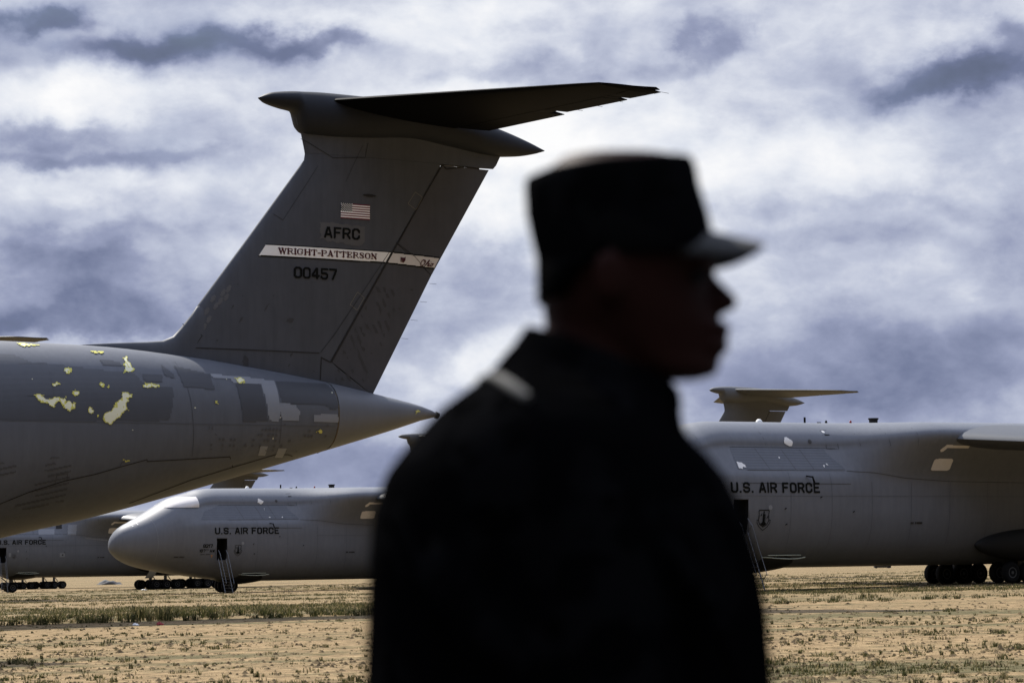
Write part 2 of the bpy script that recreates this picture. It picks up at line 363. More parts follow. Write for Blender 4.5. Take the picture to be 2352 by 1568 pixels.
def fuse_mesh():
    st = sorted(set([0, .04, .15, .31, .6, .91, 1.3, 1.81, 2.3, 2.87, 3.4, 3.93] + [4.3 + .4 * k for k in range(14)] + [10 + .75 * k for k in range(75)]))
    st = [s for s in st if s <= 66.4] + [66.4]
    rings = []
    for s in st:
        P = section(s)
        rings.append([L3(s, t, z) for t, z in P] + [L3(s, -t, z) for t, z in P[-2:0:-1]])
    b = MB(); b.loft(rings); me = b.mesh('fuselage', [M['paint'], M['dark']], sharp=.9)
    # doorway cut through the skin, with the dark cabin wall behind it
    o = bpy.data.objects.new('tmp', me); COL.objects.link(o)
    c = MB(); c.box(L3(8.965, 3.6, 2.78), (.95, 3.0, 1.84)); cm = c.mesh('cut', [M['dark'], M['dark']], smooth=False)
    co = bpy.data.objects.new('cut', cm); COL.objects.link(co)
    md = o.modifiers.new('b', 'BOOLEAN'); md.object = co; md.operation = 'DIFFERENCE'; md.solver = 'EXACT'
    try: md.material_mode = 'TRANSFER'
    except Exception: pass
    dg = bpy.context.evaluated_depsgraph_get(); me2 = bpy.data.meshes.new_from_object(o.evaluated_get(dg))
    bpy.data.objects.remove(o); bpy.data.objects.remove(co); me2.name = 'fuselage'; return me2
def cone_mesh():
    rings = []
    for s in [66.46, 67, 67.6, 68.2, 68.8, 69.4, 70, 70.5, 70.95, 71.2]:
        P = section(s); rings.append([L3(s, t, z) for t, z in P] + [L3(s, -t, z) for t, z in P[-2:0:-1]])
    b = MB(); b.loft(rings); return b.mesh('tail_cone', M['cone'], sharp=.9)
def panel(front, back, n, m, thick, P, b=None, i=0, w0=0, w1=1):
    """closed wing-like slab between two edge curves; thick(a,b) half thickness; P(a,h,b)->local point"""
    b = b or MB(); up = []; dn = []
    for k in range(n + 1):
        wq = w0 + (w1 - w0) * k / n; f, e = front(wq), back(wq)
        for j in range(m + 1):
            u = (j / m) ** 1.6 if m > 3 else j / m
            a = f[0] + (e[0] - f[0]) * u; h = f[1] + (e[1] - f[1]) * u
            t = thick(a, h); up.append(P(a, h, t)); dn.append(P(a, h, -t))
    W = m + 1; V = up + dn; o = len(up); F = []
    for k in range(n):
        for j in range(m):
            q = (k * W + j, k * W + j + 1, (k + 1) * W + j + 1, (k + 1) * W + j); F.append(q); F.append(tuple(o + v for v in q[::-1]))
        F.append((k * W, (k + 1) * W, o + (k + 1) * W, o + k * W)); F.append((k * W + m, o + k * W + m, o + (k + 1) * W + m, (k + 1) * W + m))
    for j in range(m):
        F.append((j, o + j, o + j + 1, j + 1)); F.append((n * W + j, n * W + j + 1, o + n * W + j + 1, o + n * W + j))
    b.add(V, F, i); return b
FP = lambda s, z, t: L3(s, t, z)
def lerp2(p, q, k): return (p[0] + (q[0] - p[0]) * k, p[1] + (q[1] - p[1]) * k)
def hingef(z): return itp([(7.0, 69.1), (7.42, 68.47), (8.57, 66.68), (13.03, 69.39), (16.14, 71.30)], z)
def fin_mesh():
    b = MB(); z0 = 7.0
    fr = lambda k: (fin_LE(z0 + (16.16 - z0) * k), z0 + (16.16 - z0) * k)
    bk = lambda k: (min(hingef(z0 + (16.16 - z0) * k) - .03, fin_TE(z0 + (16.16 - z0) * k)), z0 + (16.16 - z0) * k)
    panel(fr, bk, 40, 14, fint, FP, b)
    fr = lambda k: (fin_LE(16.165 + 1.45 * k), 16.165 + 1.45 * k); bk = lambda k: (fin_TE(16.165 + 1.45 * k + .0), 16.165 + 1.45 * k)
    panel(fr, bk, 10, 18, fint, FP, b)
    me = b.mesh('vertical_fin', M['finpaint'], sharp=.8); return me
def rud_mesh(f0, f1, b0, b1):
    return panel(lambda k: lerp2(f0, f1, k), lambda k: lerp2(b0, b1, k), 16, 6, fint, FP).mesh('rudder', M['rudpaint'], sharp=.8)
def dorsal_mesh():
    b = MB(); top = [(56.9, 8.84), (57.3, 8.9), (58.4, 8.99), (59.6, 9.07), (60.2, 9.13), (60.6, 9.3), (60.86, 9.57), (61.3, 10.1), (61.5, 10.4), (61.9, 10.6)]
    rings = []
    for k, (s, z) in enumerate(top):
        w_ = .06 + .36 * sstep(57, 61.5, s); zb = sm(ZT, s) - .45; r = []
        if z > 9.2: w_ = min(w_, .30)
        for j in range(13):
            a = math.pi * j / 12; r.append(L3(s, w_ * math.cos(a), z - (z - zb) * (1 - math.sin(a)) ** 1.3 if j not in (0, 12) else zb))
        rings.append(r)
    b.loft(rings); return b.mesh('dorsal_fillet', M['finpaint'], sharp=1.0)
def bullet_mesh():
    ZTb = [(63.8, 18.08), (64.05, 18.22), (64.3, 18.31), (65.2, 18.42), (66.4, 18.47), (68.5, 18.45), (70.5, 18.32), (72, 18.1), (73.9, 17.68), (75.13, 17.34), (75.95, 17.06)]
    ZBb = [(63.8, 18.04), (64.06, 17.9), (64.67, 17.76), (65.27, 17.66), (65.34, 17.35), (65.44, 17.0), (65.7, 16.86), (66.8, 16.78), (68, 16.82), (70, 16.98), (71.5, 16.85), (73.7, 16.66), (74.7, 16.73), (75.47, 16.88), (75.95, 17.03)]
    HWb = [(63.8, .03), (64.1, .25), (64.6, .42), (65.4, .58), (67, .78), (70, .86), (72, .84), (73.7, .66), (75, .32), (75.95, .02)]
    rings = []
    for k in range(90):
        s = 63.8 + 12.15 * (k / 89) ** 1.35
        zt, zb, hw = sm(ZTb, s), sm(ZBb, s), sm(HWb, s); zc, hz = (zt + zb) / 2, (zt - zb) / 2
        rings.append([L3(s, hw * math.cos(a) * (abs(math.cos(a)) ** -.12 if abs(math.cos(a)) > .01 else 1), zc + hz * math.sin(a)) for a in [2 * math.pi * j / 28 for j in range(28)]])
    return MB().loft(rings).mesh('tail_bullet', M['bullet'], sharp=1.0)
def stz(s, t):
    t = abs(t); le = itp(STLE, t); te = itp(STTE, t); u = (s - le) / max(.2, te - le)
    return (18.15 - .053 * t) * (1 - u) + 17.44 * u if u < 1 else 17.44
STLE = [(0, 66.2), (.8, 66.66), (10.05, 71.92), (10.3, 72.9), (10.46, 74.0)]
STTE = [(0, 72.7), (.8, 72.85), (5.25, 73.6), (5.26, 73.35), (10.46, 74.34)]
def stth(s, t):
    t = abs(t); le = itp(STLE, t); te = itp([(0, 72.7), (10.46, 74.34)], t); x = max(0, min(1, (s - le) / max(.2, te - le)))
    return (1 - .96 * sstep(9.6, 10.46, t)) * (.34 - .024 * t) * 1.9 * (x ** .5) * (1 - x) ** .9 + .012
def stab_mesh(sg):
    P = lambda s, t, h: L3(s, sg * t, stz(s, t) + h); b = MB()
    hb = lambda t: itp([(0, 71.35), (5.25, 72.3), (10.05, 73.2)], t)
    panel(lambda k: (itp(STLE, .1 + 9.95 * k), .1 + 9.95 * k), lambda k: (hb(.1 + 9.95 * k), .1 + 9.95 * k), 14, 10, stth, P, b)
    panel(lambda k: lerp2((71.93, 10.06), (74.05, 10.46), k), lambda k: lerp2((73.25, 10.06), (74.2, 10.46), k), 5, 6, stth, P, b)
    panel(lambda k: (hb(5.2 + .55 * k) + .01, 5.2 + .55 * k), lambda k: (72.93, 5.2 + .55 * k), 2, 3, stth, P, b)
    panel(lambda k: (hb(8.7 + .25 * k) + .01, 8.7 + .25 * k), lambda k: (73.62, 8.7 + .25 * k), 2, 3, stth, P, b)
    panel(lambda k: (73.24 + .6 * k, 10.06 + .3 * k), lambda k: (74.25 + .06 * k, 10.06 + .3 * k), 2, 3, stth, P, b)
    panel(lambda k: (hb(9.0 + 1.04 * k) + .01, 9.0 + 1.04 * k), lambda k: (73.95 + .26 * k, 9.0 + 1.04 * k), 3, 3, stth, P, b)
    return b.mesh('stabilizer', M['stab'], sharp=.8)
def elev_mesh(sg, t0, t1, e0, e1):
    hb = lambda t: itp([(0, 71.35), (5.25, 72.3), (10.05, 73.2)], t) + .04
    P = lambda s, t, h: L3(s, sg * t, stz(s, t) + h)
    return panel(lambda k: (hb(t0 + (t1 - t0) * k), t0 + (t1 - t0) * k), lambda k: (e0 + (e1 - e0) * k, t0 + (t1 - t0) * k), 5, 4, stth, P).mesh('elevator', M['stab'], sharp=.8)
def wing_mesh(sg):
    le = lambda t: 22.2 + .50 * max(0, t - 3) ; te = lambda t: 36.8 + max(0, t - 3) * .11 + max(0, t - 14) * .12
    zc = lambda t: 7.25 - .085 * max(0, t - 3) + .0006 * t * t
    def prof(t):
        c = te(t) - le(t); hf = (.105 - .0012 * t) * c * .62; r = []
        for k in range(32):
            a = 2 * math.pi * k / 32; x = .5 * (1 - math.cos(a)); sy = 1 if a <= math.pi else -1
            y = sy * hf * 2.1 * (max(x, 0) ** .5) * (1 - x) ** .85
            r.append(L3(le(t) + c * x, sg * t, zc(t) + y * (1.1 if sy > 0 else .8)))
        return r
    ts = [2.2, 3, 4, 5.5, 8, 12, 16, 20, 25, 30, 33, 33.9]
    return MB().loft([prof(t) for t in ts]).mesh('wing', M['wing'], sharp=1.0)
def wheel_mesh(r=.62, w_=.42):
    b = MB(); ax = (0, 1, 0); h = w_ / 2
    b.lathe([(r * .52, -h * .9), (r * .8, -h), (r * .95, -h * .75), (r, -h * .3), (r, h * .3), (r * .95, h * .75), (r * .8, h), (r * .52, h * .9)], (0, 0, 0), ax, 28, 0)
    for sgn in (-1, 1):
        b.lathe([(r * .50, sgn * h * .55), (r * .50, sgn * h * .98), (r * .42, sgn * h * .93), (r * .36, sgn * h * .62), (r * .16, sgn * h * .62), (r * .14, sgn * h * 1.0), (.005, sgn * h * 1.02)], (0, 0, 0), ax, 24, 1)
    return b.mesh('wheel', [M['rubber'], M['rim']], sharp=.6)
def nose_strut():
    b = MB(); b.tube([L3(11, 0, 1.2), L3(11, 0, -.75)], .16, 12, 0); b.tube([L3(11, -1.1, -.78), L3(11, 1.1, -.78)], .10, 10, 0)
    b.tube([L3(9.9, 0, .4), L3(10.95, 0, -.45)], .07, 8, 0); b.tube([L3(11.15, 0, -.3), L3(11.45, 0, -.5), L3(11.15, 0, -.7)], .05, 8, 0)
    return b.mesh('nose_gear', M['strut'])
def bogie_strut():
    b = MB(); b.tube([Vector((0, 0, 1.9)), Vector((0, 0, 0))], .2, 12, 0); b.tube([Vector((-1.35, 0, 0)), Vector((1.35, 0, 0))], .15, 10, 0)
    for x in (-1.38, 0, 1.38): b.tube([Vector((x, -.62, 0)), Vector((x, .62, 0))], .09, 8, 0)
    b.tube([Vector((.2, 0, 1.2)), Vector((1.0, 0, .1))], .06, 8, 0)
    return b.mesh('landing_gear', M['strut'])
def pod_mesh():
    rings = []
    for k in range(22):
        s = 9.4 + 5.5 * k / 21; zb = sm([(9.4, .55), (10.2, .05), (11, -.22), (12.2, -.26), (13.2, -.16), (14.2, .0), (14.9, .08)], s); hw = sm([(9.4, .6), (10.3, 2.2), (12, 2.75), (13.6, 2.5), (14.9, 1.4)], s)
        zt = sm([(9.4, .75), (10.6, .95), (13, .8), (14.9, .45)], s)
        rings.append([L3(s, hw * math.cos(a), (zt if math.sin(a) > 0 else zt) + ((zt - zb) if math.sin(a) < 0 else .05) * math.sin(a)) for a in [2 * math.pi * j / 24 for j in range(24)]])
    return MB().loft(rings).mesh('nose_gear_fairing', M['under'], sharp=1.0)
def gear_fairing(sg):
    rings = []
    for k in range(41):
        s = 26.2 + 13.5 * (.5 - .5 * math.cos(math.pi * k / 40)); u = 2 * (s - 26.2) / 13.5 - 1; e = max(0, 1 - abs(u) ** 3) ** .6; hw = .03 + .77 * e; hz = .03 + 1.0 * e
        rings.append([L3(s, sg * (3.05 + hw * math.cos(a)), 1.15 + hz * math.sin(a)) for a in [2 * math.pi * j / 20 for j in range(20)]])
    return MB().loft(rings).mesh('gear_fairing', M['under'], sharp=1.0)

ME = dict(fus=fuse_mesh(), cone=cone_mesh(), fin=fin_mesh(), dorsal=dorsal_mesh(), bullet=bullet_mesh(),
          rudU=rud_mesh((69.42, 13.045), (71.34, 16.11), (70.96, 11.965), (73.45, 16.11)), rudL=rud_mesh((66.73, 8.57), (69.41, 13.03), (68.50, 7.42), (70.95, 11.95)),
          stabN=stab_mesh(1), stabF=stab_mesh(-1), eiN=elev_mesh(1, 1.0, 5.18, 72.88, 73.62), eiF=elev_mesh(-1, 1.0, 5.18, 72.88, 73.62),
          eoN=elev_mesh(1, 5.77, 8.66, 73.36, 74.05), eoF=elev_mesh(-1, 5.77, 8.66, 73.36, 74.05),
          wN=wing_mesh(1), wF=wing_mesh(-1), wheel=wheel_mesh(), ns=nose_strut(), bs=bogie_strut(), pod=pod_mesh(), gfN=gear_fairing(1), gfF=gear_fairing(-1))
def small(name, build, m):
    b = MB(); build(b); return b.mesh(name, m)
ZR = 8.13
ME['vent'] = small('roof_vent', lambda b: b.loft([[L3(21.34 + a * r1, c_ * r1, z) for a, c_ in [(math.cos(q), math.sin(q)) for q in [2 * math.pi * j / 14 for j in range(14)]]] for r1, z in [(.24, 8.1), (.26, 8.38), (.31, 8.42), (.31, 8.48)]]), M['gasket'])
ME['blade'] = small('blade_antenna', lambda b: b.box(L3(16.23, 0, 8.25), (.13, .03, .36)), M['black'])
ME['stub'] = small('stub_antenna', lambda b: b.lathe([(.08, 0), (.07, .10), (.03, .17), (.005, .19)], L3(17.8, 0, 8.11), (0, 0, 1), 10), M['black'])
ME['flat'] = small('flat_antenna', lambda b: b.box(L3(17.27, 0, 8.15), (.24, .08, .05)), M['black'])
ME['dome'] = small('white_dome', lambda b: b.lathe([(.2, 0), (.16, .1), (.09, .17), (.005, .19)], L3(12.94, 0, 8.08), (0, 0, 1), 14), M['white'])
ME['beacon'] = small('beacon', lambda b: b.lathe([(.07, 0), (.07, .12), (.04, .18), (.005, .2)], L3(19.62, 0, 8.12), (0, 0, 1), 12), M['red'])
ME['probe'] = small('air_probe', lambda b: b.tube([L3(13.5, 3.36, 4.99), L3(13.66, 3.72, 4.93), L3(13.76, 3.74, 4.62)], [.035, .05, .06], 8), M['black'])
ME['lip'] = small('fairing_lip', lambda b: (b.tube([L3(10.9 + 2.9 * k / 12, 3.0 + .42 * math.sin(math.pi * k / 12) - (.3 if k in (0, 12) else 0), .60 - .10 * math.sin(math.pi * k / 12)) for k in range(13)], .028, 6), b.tube([L3(11.1 + 2.3 * k / 8, 2.95 + .3 * math.sin(math.pi * k / 8), .70) for k in range(9)], .025, 6)), M['lightlip'])
def doorframe(b):
    for s, z, a, c_ in ((8.45, 2.78, .07, 1.98), (9.48, 2.78, .07, 1.98), (8.965, 3.74, .97, .07)):
        b.box(L3(s, surf(s, z)[0] + .0, z), (a, .06, c_))
ME['dframe'] = small('door_frame', doorframe, M['patch'])

def cargo_jet(label, pose, theta, nz):
    root = bpy.data.objects.new('cargo_jet', None); COL.objects.link(root)
    root.location = pose; root.rotation_euler = (0, -.01335, theta)
    root['label'] = label; root['category'] = 'cargo jet'; root['group'] = 'cargo jets parked in a row'
    add = lambda n, k, **kw: link(n, ME[k], root, **kw)
    f = add('fuselage', 'fus')
    for n, k in (('door_frame', 'dframe'), ('roof_vent', 'vent'), ('blade_antenna', 'blade'), ('stub_antenna', 'stub'), ('flat_antenna', 'flat'), ('dome_antenna', 'dome'), ('beacon', 'beacon'), ('air_probe', 'probe'), ('nose_gear_fairing', 'pod'), ('fairing_lip', 'lip')):
        link(n, ME[k], f)
    add('tail_cone', 'cone')
    fn = add('vertical_fin', 'fin'); link('dorsal_fillet', ME['dorsal'], fn); link('rudder', ME['rudU'], fn); link('rudder', ME['rudL'], fn)
    add('tail_bullet', 'bullet')
    for a, b_, c_ in (('stabN', 'eiN', 'eoN'), ('stabF', 'eiF', 'eoF')):
        st = add('stabilizer', a); link('elevator', ME[b_], st); link('elevator', ME[c_], st)
    add('wing', 'wN'); add('wing', 'wF'); add('gear_fairing', 'gfN'); add('gear_fairing', 'gfF')
    mw = Matrix.Translation(pose) @ Matrix.Rotation(theta, 4, 'Z') @ Matrix.Rotation(-.01335, 4, 'Y')
    def drop(s, t):
        p = mw @ L3(s, t, 0); return p.z - gz(p.x, p.y)       # clearance of the belly line over the soil
    d = drop(11, 0); ng = add('nose_gear', 'ns', loc=(0, 0, -(d - .62) + .78))
    for t in (-1.0, -.42, .42, 1.0): link('wheel', ME['wheel'], ng, loc=L3(11, t, -.78))
    for s, t in ((30.15, 2.75), (30.15, -2.75), (35.6, 2.75), (35.6, -2.75)):
        d = drop(s, t); lg = add('landing_gear', 'bs', loc=L3(s, t, -(d - .62)))
        for x in (-1.38, 0, 1.38):
            for y in (-.5, .5): link('wheel', ME['wheel'], lg, loc=(x, y, 0))
    return root, f, fn, mw

# ------------------------------------------------------------------ decals: paint laid on the skin as thin meshes
def decal(name, maskf, bb, res, mats, parent, kind='fus', off=.014, label=None):
    s0, s1, z0, z1 = bb; ns = max(2, round((s1 - s0) / res)); nzz = max(2, round((z1 - z0) / res))
    ds, dzz = (s1 - s0) / ns, (z1 - z0) / nzz
    S, Z = np.meshgrid(s0 + ds * (np.arange(ns) + .5), z0 + dzz * (np.arange(nzz) + .5))
    K = np.asarray(maskf(S, Z)).astype(int); V = []; F = []; I = []
    def pt(s, z):
        if kind == 'fin':
            return L3(s, fint(s, z) + off, z)
        t, g_ = surf(s, z); n_ = 1 / math.sqrt(1 + min(g_ * g_, 60)); return L3(s, t + off * n_, z - off * g_ * n_ if abs(g_) < 60 else z + off)
    for j in range(nzz):
        row = K[j]; i = 0
        while i < ns:
            if row[i] == 0: i += 1; continue
            k = i
            while k < ns and row[k] == row[i] and k - i < max(1, int(.45 / ds)): k += 1
            a, b_ = s0 + i * ds, s0 + k * ds; c_, d_ = z0 + j * dzz, z0 + (j + 1) * dzz; o = len(V)
            V += [pt(a, c_), pt(b_, c_), pt(b_, d_), pt(a, d_)]; F.append((o, o + 1, o + 2, o + 3)); I.append(row[i] - 1); i = k
    if not F: return None
    me = mesh(name, V, F, mats, I, smooth=False)
    return link(name, me, parent, label=label)
def poly_in(S, Z, P):
    ins = np.zeros(S.shape, bool); n = len(P)
    for i in range(n):
        (x0, y0), (x1, y1) = P[i], P[(i + 1) % n]
        if y0 == y1: continue
        c_ = ((y0 > Z) != (y1 > Z)) & (S < (x1 - x0) * (Z - y0) / (y1 - y0) + x0); ins ^= c_
    return ins
def seg_d(S, Z, a, b_):
    ax, ay = a; bx, by = b_; L = (bx - ax) ** 2 + (by - ay) ** 2 + 1e-12
    t = np.clip(((S - ax) * (bx - ax) + (Z - ay) * (by - ay)) / L, 0, 1)
    return np.hypot(S - ax - t * (bx - ax), Z - ay - t * (by - ay))
def line_d(S, Z, P, closed=False):
    d = np.full(S.shape, 9e9)
    for i in range(len(P) - (0 if closed else 1)): d = np.minimum(d, seg_d(S, Z, P[i], P[(i + 1) % len(P)]))
    return d
def vnoise(S, Z, f, seed=0):
    x, y = S * f + seed * 17.3, Z * f + seed * 7.7; xi, yi = np.floor(x).astype(int), np.floor(y).astype(int); fx, fy = x - xi, y - yi
    h = lambda a, b_: np.modf(np.abs(np.sin(a * 127.1 + b_ * 311.7) * 43758.5453))[0]
    fx, fy = fx * fx * (3 - 2 * fx), fy * fy * (3 - 2 * fy)
    return (h(xi, yi) * (1 - fx) + h(xi + 1, yi) * fx) * (1 - fy) + (h(xi, yi + 1) * (1 - fx) + h(xi + 1, yi + 1) * fx) * fy
def bbx(P, m=.05): return (min(p[0] for p in P) - m, max(p[0] for p in P) + m, min(p[1] for p in P) - m, max(p[1] for p in P) + m)
def seam(name, P, parent, wd=.035, m=None, kind='fus', closed=False, off=.016):
    """narrow strip following the skin along a polyline"""
    V = []; F = []; P = list(P) + ([P[0]] if closed else [])
    for a, b_ in zip(P, P[1:]):
        Lg = math.hypot(b_[0] - a[0], b_[1] - a[1])
        if Lg < 1e-4: continue
        n_ = max(1, int(Lg / .25)); ux, uy = -(b_[1] - a[1]) / Lg * wd / 2, (b_[0] - a[0]) / Lg * wd / 2
        for k in range(n_):
            q = []
            for f_, sg in ((k / n_, -1), (k / n_, 1), ((k + 1) / n_, 1), ((k + 1) / n_, -1)):
                s, z = a[0] + (b_[0] - a[0]) * f_ + ux * sg, a[1] + (b_[1] - a[1]) * f_ + uy * sg
                t = fint(s, z) if kind == 'fin' else surf(s, z)[0]; q.append(L3(s, t + off, z))
            o = len(V); V += q; F.append((o, o + 1, o + 2, o + 3))
    return link(name, mesh(name, V, F, m or M['gasket'], smooth=False), parent)

# block letters: centre lines in a box 0.6 wide, 1 high
c15 = .16
GL = {'U': [[(0, 1), (0, c15), (c15, 0), (.6 - c15, 0), (.6, c15), (.6, 1)]],
 'S': [[(.6, .80), (.6, 1 - c15), (.6 - c15, 1), (c15, 1), (0, 1 - c15), (0, .62), (c15 * .8, .52), (.6 - c15 * .8, .48), (.6, .38), (.6, c15), (.6 - c15, 0), (c15, 0), (0, c15), (0, .2)]],
 '.': [[(.0, .0), (.03, .0)]], 'A': [[(0, 0), (.24, 1), (.36, 1), (.6, 0)], [(.1, .3), (.5, .3)]], 'I': [[(.0, 0), (.0, 1)]],
 'R': [[(0, 0), (0, 1), (.6 - c15, 1), (.6, 1 - c15), (.6, .5 + c15), (.6 - c15, .48), (0, .48)], [(.34, .48), (.6, 0)]],
 'F': [[(0, 0), (0, 1), (.55, 1)], [(0, .52), (.45, .52)]], 'E': [[(.57, 0), (0, 0), (0, 1), (.57, 1)], [(0, .52), (.45, .52)]],
 'O': [[(c15, 0), (0, c15), (0, 1 - c15), (c15, 1), (.6 - c15, 1), (.6, 1 - c15), (.6, c15), (.6 - c15, 0), (c15, 0)]],
 'C': [[(.6, .72), (.6, 1 - c15), (.6 - c15, 1), (c15, 1), (0, 1 - c15), (0, c15), (c15, 0), (.6 - c15, 0), (.6, c15), (.6, .28)]],
 '4': [[(.45, 0), (.45, 1), (.38, 1), (0, .35), (0, .25), (.62, .25)]], '5': [[(.58, 1), (.04, 1), (.04, .56), (.6 - c15, .56), (.6, .56 - c15), (.6, c15), (.6 - c15, 0), (c15, 0), (0, c15), (0, .2)]],
 '7': [[(0, 1), (.6, 1), (.6, .88), (.28, .0)]], '8': [[(c15, 0), (0, c15), (0, .38), (c15, .52), (0, .64), (0, 1 - c15), (c15, 1), (.6 - c15, 1), (.6, 1 - c15), (.6, .64), (.6 - c15, .52), (.6, .38), (.6, c15), (.6 - c15, 0), (c15, 0)], [(c15, .52), (.6 - c15, .52)]],
 '2': [[(0, .78), (0, 1 - c15), (c15, 1), (.6 - c15, 1), (.6, 1 - c15), (.6, .62), (0, .12), (0, 0), (.6, 0)]], '1': [[(0, .8), (.16, 1), (.16, 0)]],
 '6': [[(.6, .8), (.6, 1 - c15), (.6 - c15, 1), (c15, 1), (0, 1 - c15), (0, c15), (c15, 0), (.6 - c15, 0), (.6, c15), (.6, .42), (.6 - c15, .55), (0, .55)]],
 'W': [[(0, 1), (.15, 0), (.33, .8), (.51, 0), (.66, 1)]], 'T': [[(.25, 0), (.25, 1)], [(0, 1), (.5, 1)]], 'H': [[(0, 0), (0, 1)], [(.55, 0), (.55, 1)], [(0, .5), (.55, .5)]],
 '-': [[(0, .45), (.25, .45)]], ' ': []}
GL['0'] = GL['O']
GW = {'.': .05, 'I': 0.0, '1': .16, 'W': .66, 'T': .5, '-': .25, ' ': .12, 'F': .55, 'E': .57, 'H': .55}
def serif(x, y): return [(x - .11, y), (x + .11, y)]
SG = {'W': ([[(.05, 1), (.24, 0)], [(.42, 1), (.61, 0)]], [[(.24, 0), (.42, .95)], [(.61, 0), (.80, 1)], serif(.05, 1), serif(.42, 1), serif(.80, 1)], .85),
 'R': ([[(.1, 0), (.1, 1)]], [[(.1, 1), (.42, 1), (.55, .88), (.55, .64), (.42, .52), (.1, .52)], [(.36, .52), (.56, .08), (.66, .03)], serif(.1, 0), serif(.1, 1)], .66),
 'I': ([[(.11, 0), (.11, 1)]], [serif(.11, 0), serif(.11, 1)], .22),
 'G': ([[(.05, .3), (.05, .7)]], [[(.6, .72), (.6, .86), (.45, 1), (.2, 1), (.05, .82), (.05, .18), (.2, 0), (.42, 0), (.56, .12), (.56, .42)], serif(.54, .45), [(.6, .98), (.6, .72)]], .68),
 'H': ([[(.1, 0), (.1, 1)], [(.6, 0), (.6, 1)]], [[(.1, .5), (.6, .5)], serif(.1, 0), serif(.1, 1), serif(.6, 0), serif(.6, 1)], .7),
 'T': ([[(.32, 0), (.32, 1)]], [[(0, .75), (0, 1), (.64, 1), (.64, .75)], serif(.32, 0)], .64),
 'P': ([[(.1, 0), (.1, 1)]], [[(.1, 1), (.42, 1), (.57, .88), (.57, .60), (.42, .47), (.1, .47)], serif(.1, 0), serif(.1, 1)], .6),
 'A': ([[(.33, 1), (.56, 0)]], [[(.33, 1), (.1, 0)], [(.18, .32), (.5, .32)], serif(.1, 0), serif(.57, 0)], .68),
 'E': ([[(.1, 0), (.1, 1)]], [[(-.01, 0), (.55, 0), (.55, .25)], [(-.01, 1), (.53, 1), (.53, .76)], [(.1, .52), (.38, .52)], [(.38, .4), (.38, .64)]], .6),
 'S': ([[(.12, .68), (.42, .38)]], [[(.5, .72), (.5, .85), (.38, 1), (.16, 1), (.04, .85), (.06, .72), (.12, .64), (.42, .42), (.5, .28), (.48, .14), (.36, 0), (.14, 0), (.03, .13), (.03, .28)]], .55),
 'O': ([[(.05, .3), (.05, .7)], [(.58, .3), (.58, .7)]], [[(.2, 0), (.05, .2), (.05, .8), (.2, 1), (.43, 1), (.58, .8), (.58, .2), (.43, 0), (.2, 0)]], .63),
 'N': ([[(.1, 1), (.58, 0)]], [[(.1, 0), (.1, 1)], [(.58, 0), (.58, 1)], serif(.1, 0), [(-.03, 1), (.1, 1)], serif(.58, 1)], .7),
 '-': ([], [[(0, .42), (.28, .42)]], .28)}
def text_fn(txt, s0, s1, z0, z1, th=.16, gap=.30, slant=0.0, dz1=0.0, font='block'):
    """returns mask(S,Z) for txt filling s0..s1 x z0..z1"""
    segs = []; x = 0
    for ch in txt:
        if font == 'block':
            for pl in GL[ch]: segs.append(([(px + x, py) for px, py in pl], th / 2))
            x += GW.get(ch, .6) + gap
        else:
            thick, thin, wd = SG[ch]
            for pl in thick: segs.append(([(px + x, py) for px, py in pl], th / 2))
            for pl in thin: segs.append(([(px + x, py) for px, py in pl], th / 3.6))
            x += wd + gap
    x -= gap
    H_ = z1 - z0; sx = (s1 - s0 - th * H_ * .8) / x; szz = H_ * (1 - th)
    asp = H_
    def f(S, Z):
        u = (S - s0 - th * H_ * .4); zz = Z - dz1 * (S - s0) / (s1 - s0) - z0 - th * H_ / 2; m_ = np.zeros(S.shape, bool)
        for pl, r in segs:
            Q = [(px * sx + slant * py * H_, py * szz) for px, py in pl]; x0, x1 = min(q[0] for q in Q) - r * asp * 1.2, max(q[0] for q in Q) + r * asp * 1.2
            c0, c1 = np.searchsorted(u[0], x0), np.searchsorted(u[0], x1)
            if c1 > c0: m_[:, c0:c1] |= line_d(u[:, c0:c1], zz[:, c0:c1], Q) < r * asp
        return m_
    return f
def text(name, txt, box, m, parent, res=.022, kind='fus', **kw):
    f = text_fn(txt, *box, **kw); d = kw.get('dz1', 0)
    return decal(name, f, (box[0] - .1, box[1] + .15, min(box[2], box[2] + d) - .03, max(box[3], box[3] + d) + .03), res, [m], parent, kind, off=.022)

# ------------------------------------------------------------------ the row of aircraft
PA, fA, nA, mA = cargo_jet('nearest grey cargo jet with flag and white lettered band on its tall fin', (-63.937, 53.521, -2.051), .53868, 0)
PC, fC, nC, mC = cargo_jet('grey cargo jet right of the person, its nose hidden, wing root showing', (2.909, 127.733, -.234), .57265, 0)
PB, fB, nB, mB = cargo_jet('grey cargo jet with full rounded nose, number 8217 beside its door', (-34.224, 205.962, -1.398), .56521, 0)
PL, fL, nL, mL = cargo_jet('grey cargo jet cut by the left edge, pale squares above its lettering', (-71.467, 293.901, -1.515), .49355, 0)
PT, fT, nT, mT = cargo_jet('farthest cargo jet, only its fin showing above the roof of jet 8217', (-109.0, 392.0, -1.85), .5236, 0)
PU, fU, nU, mU = cargo_jet('cargo jet at left edge, only its stabilizer tip above the nearest fuselage', (-103.0, 146.0, -2.1), .5236, 0)

def usaf(parent):
    f = text_fn('U.S. AIR FORCE', 8.30, 14.34, 4.06, 4.64, th=.21, gap=.34)
    for a, b_ in ((8.2, 10.06), (10.06, 11.63), (11.63, 14.5)):
        decal('lettering', lambda S, Z: f(S, Z) & (S >= a) & (S < b_), (8.2, 14.5, 4.02, 4.68), .022, [M['black']], parent, 'fus', off=.022)
def ink(p, name, txt, box, **kw): text(name, txt, box, M['black'], p, **kw)
for f in (fB, fC, fL): usaf(f)

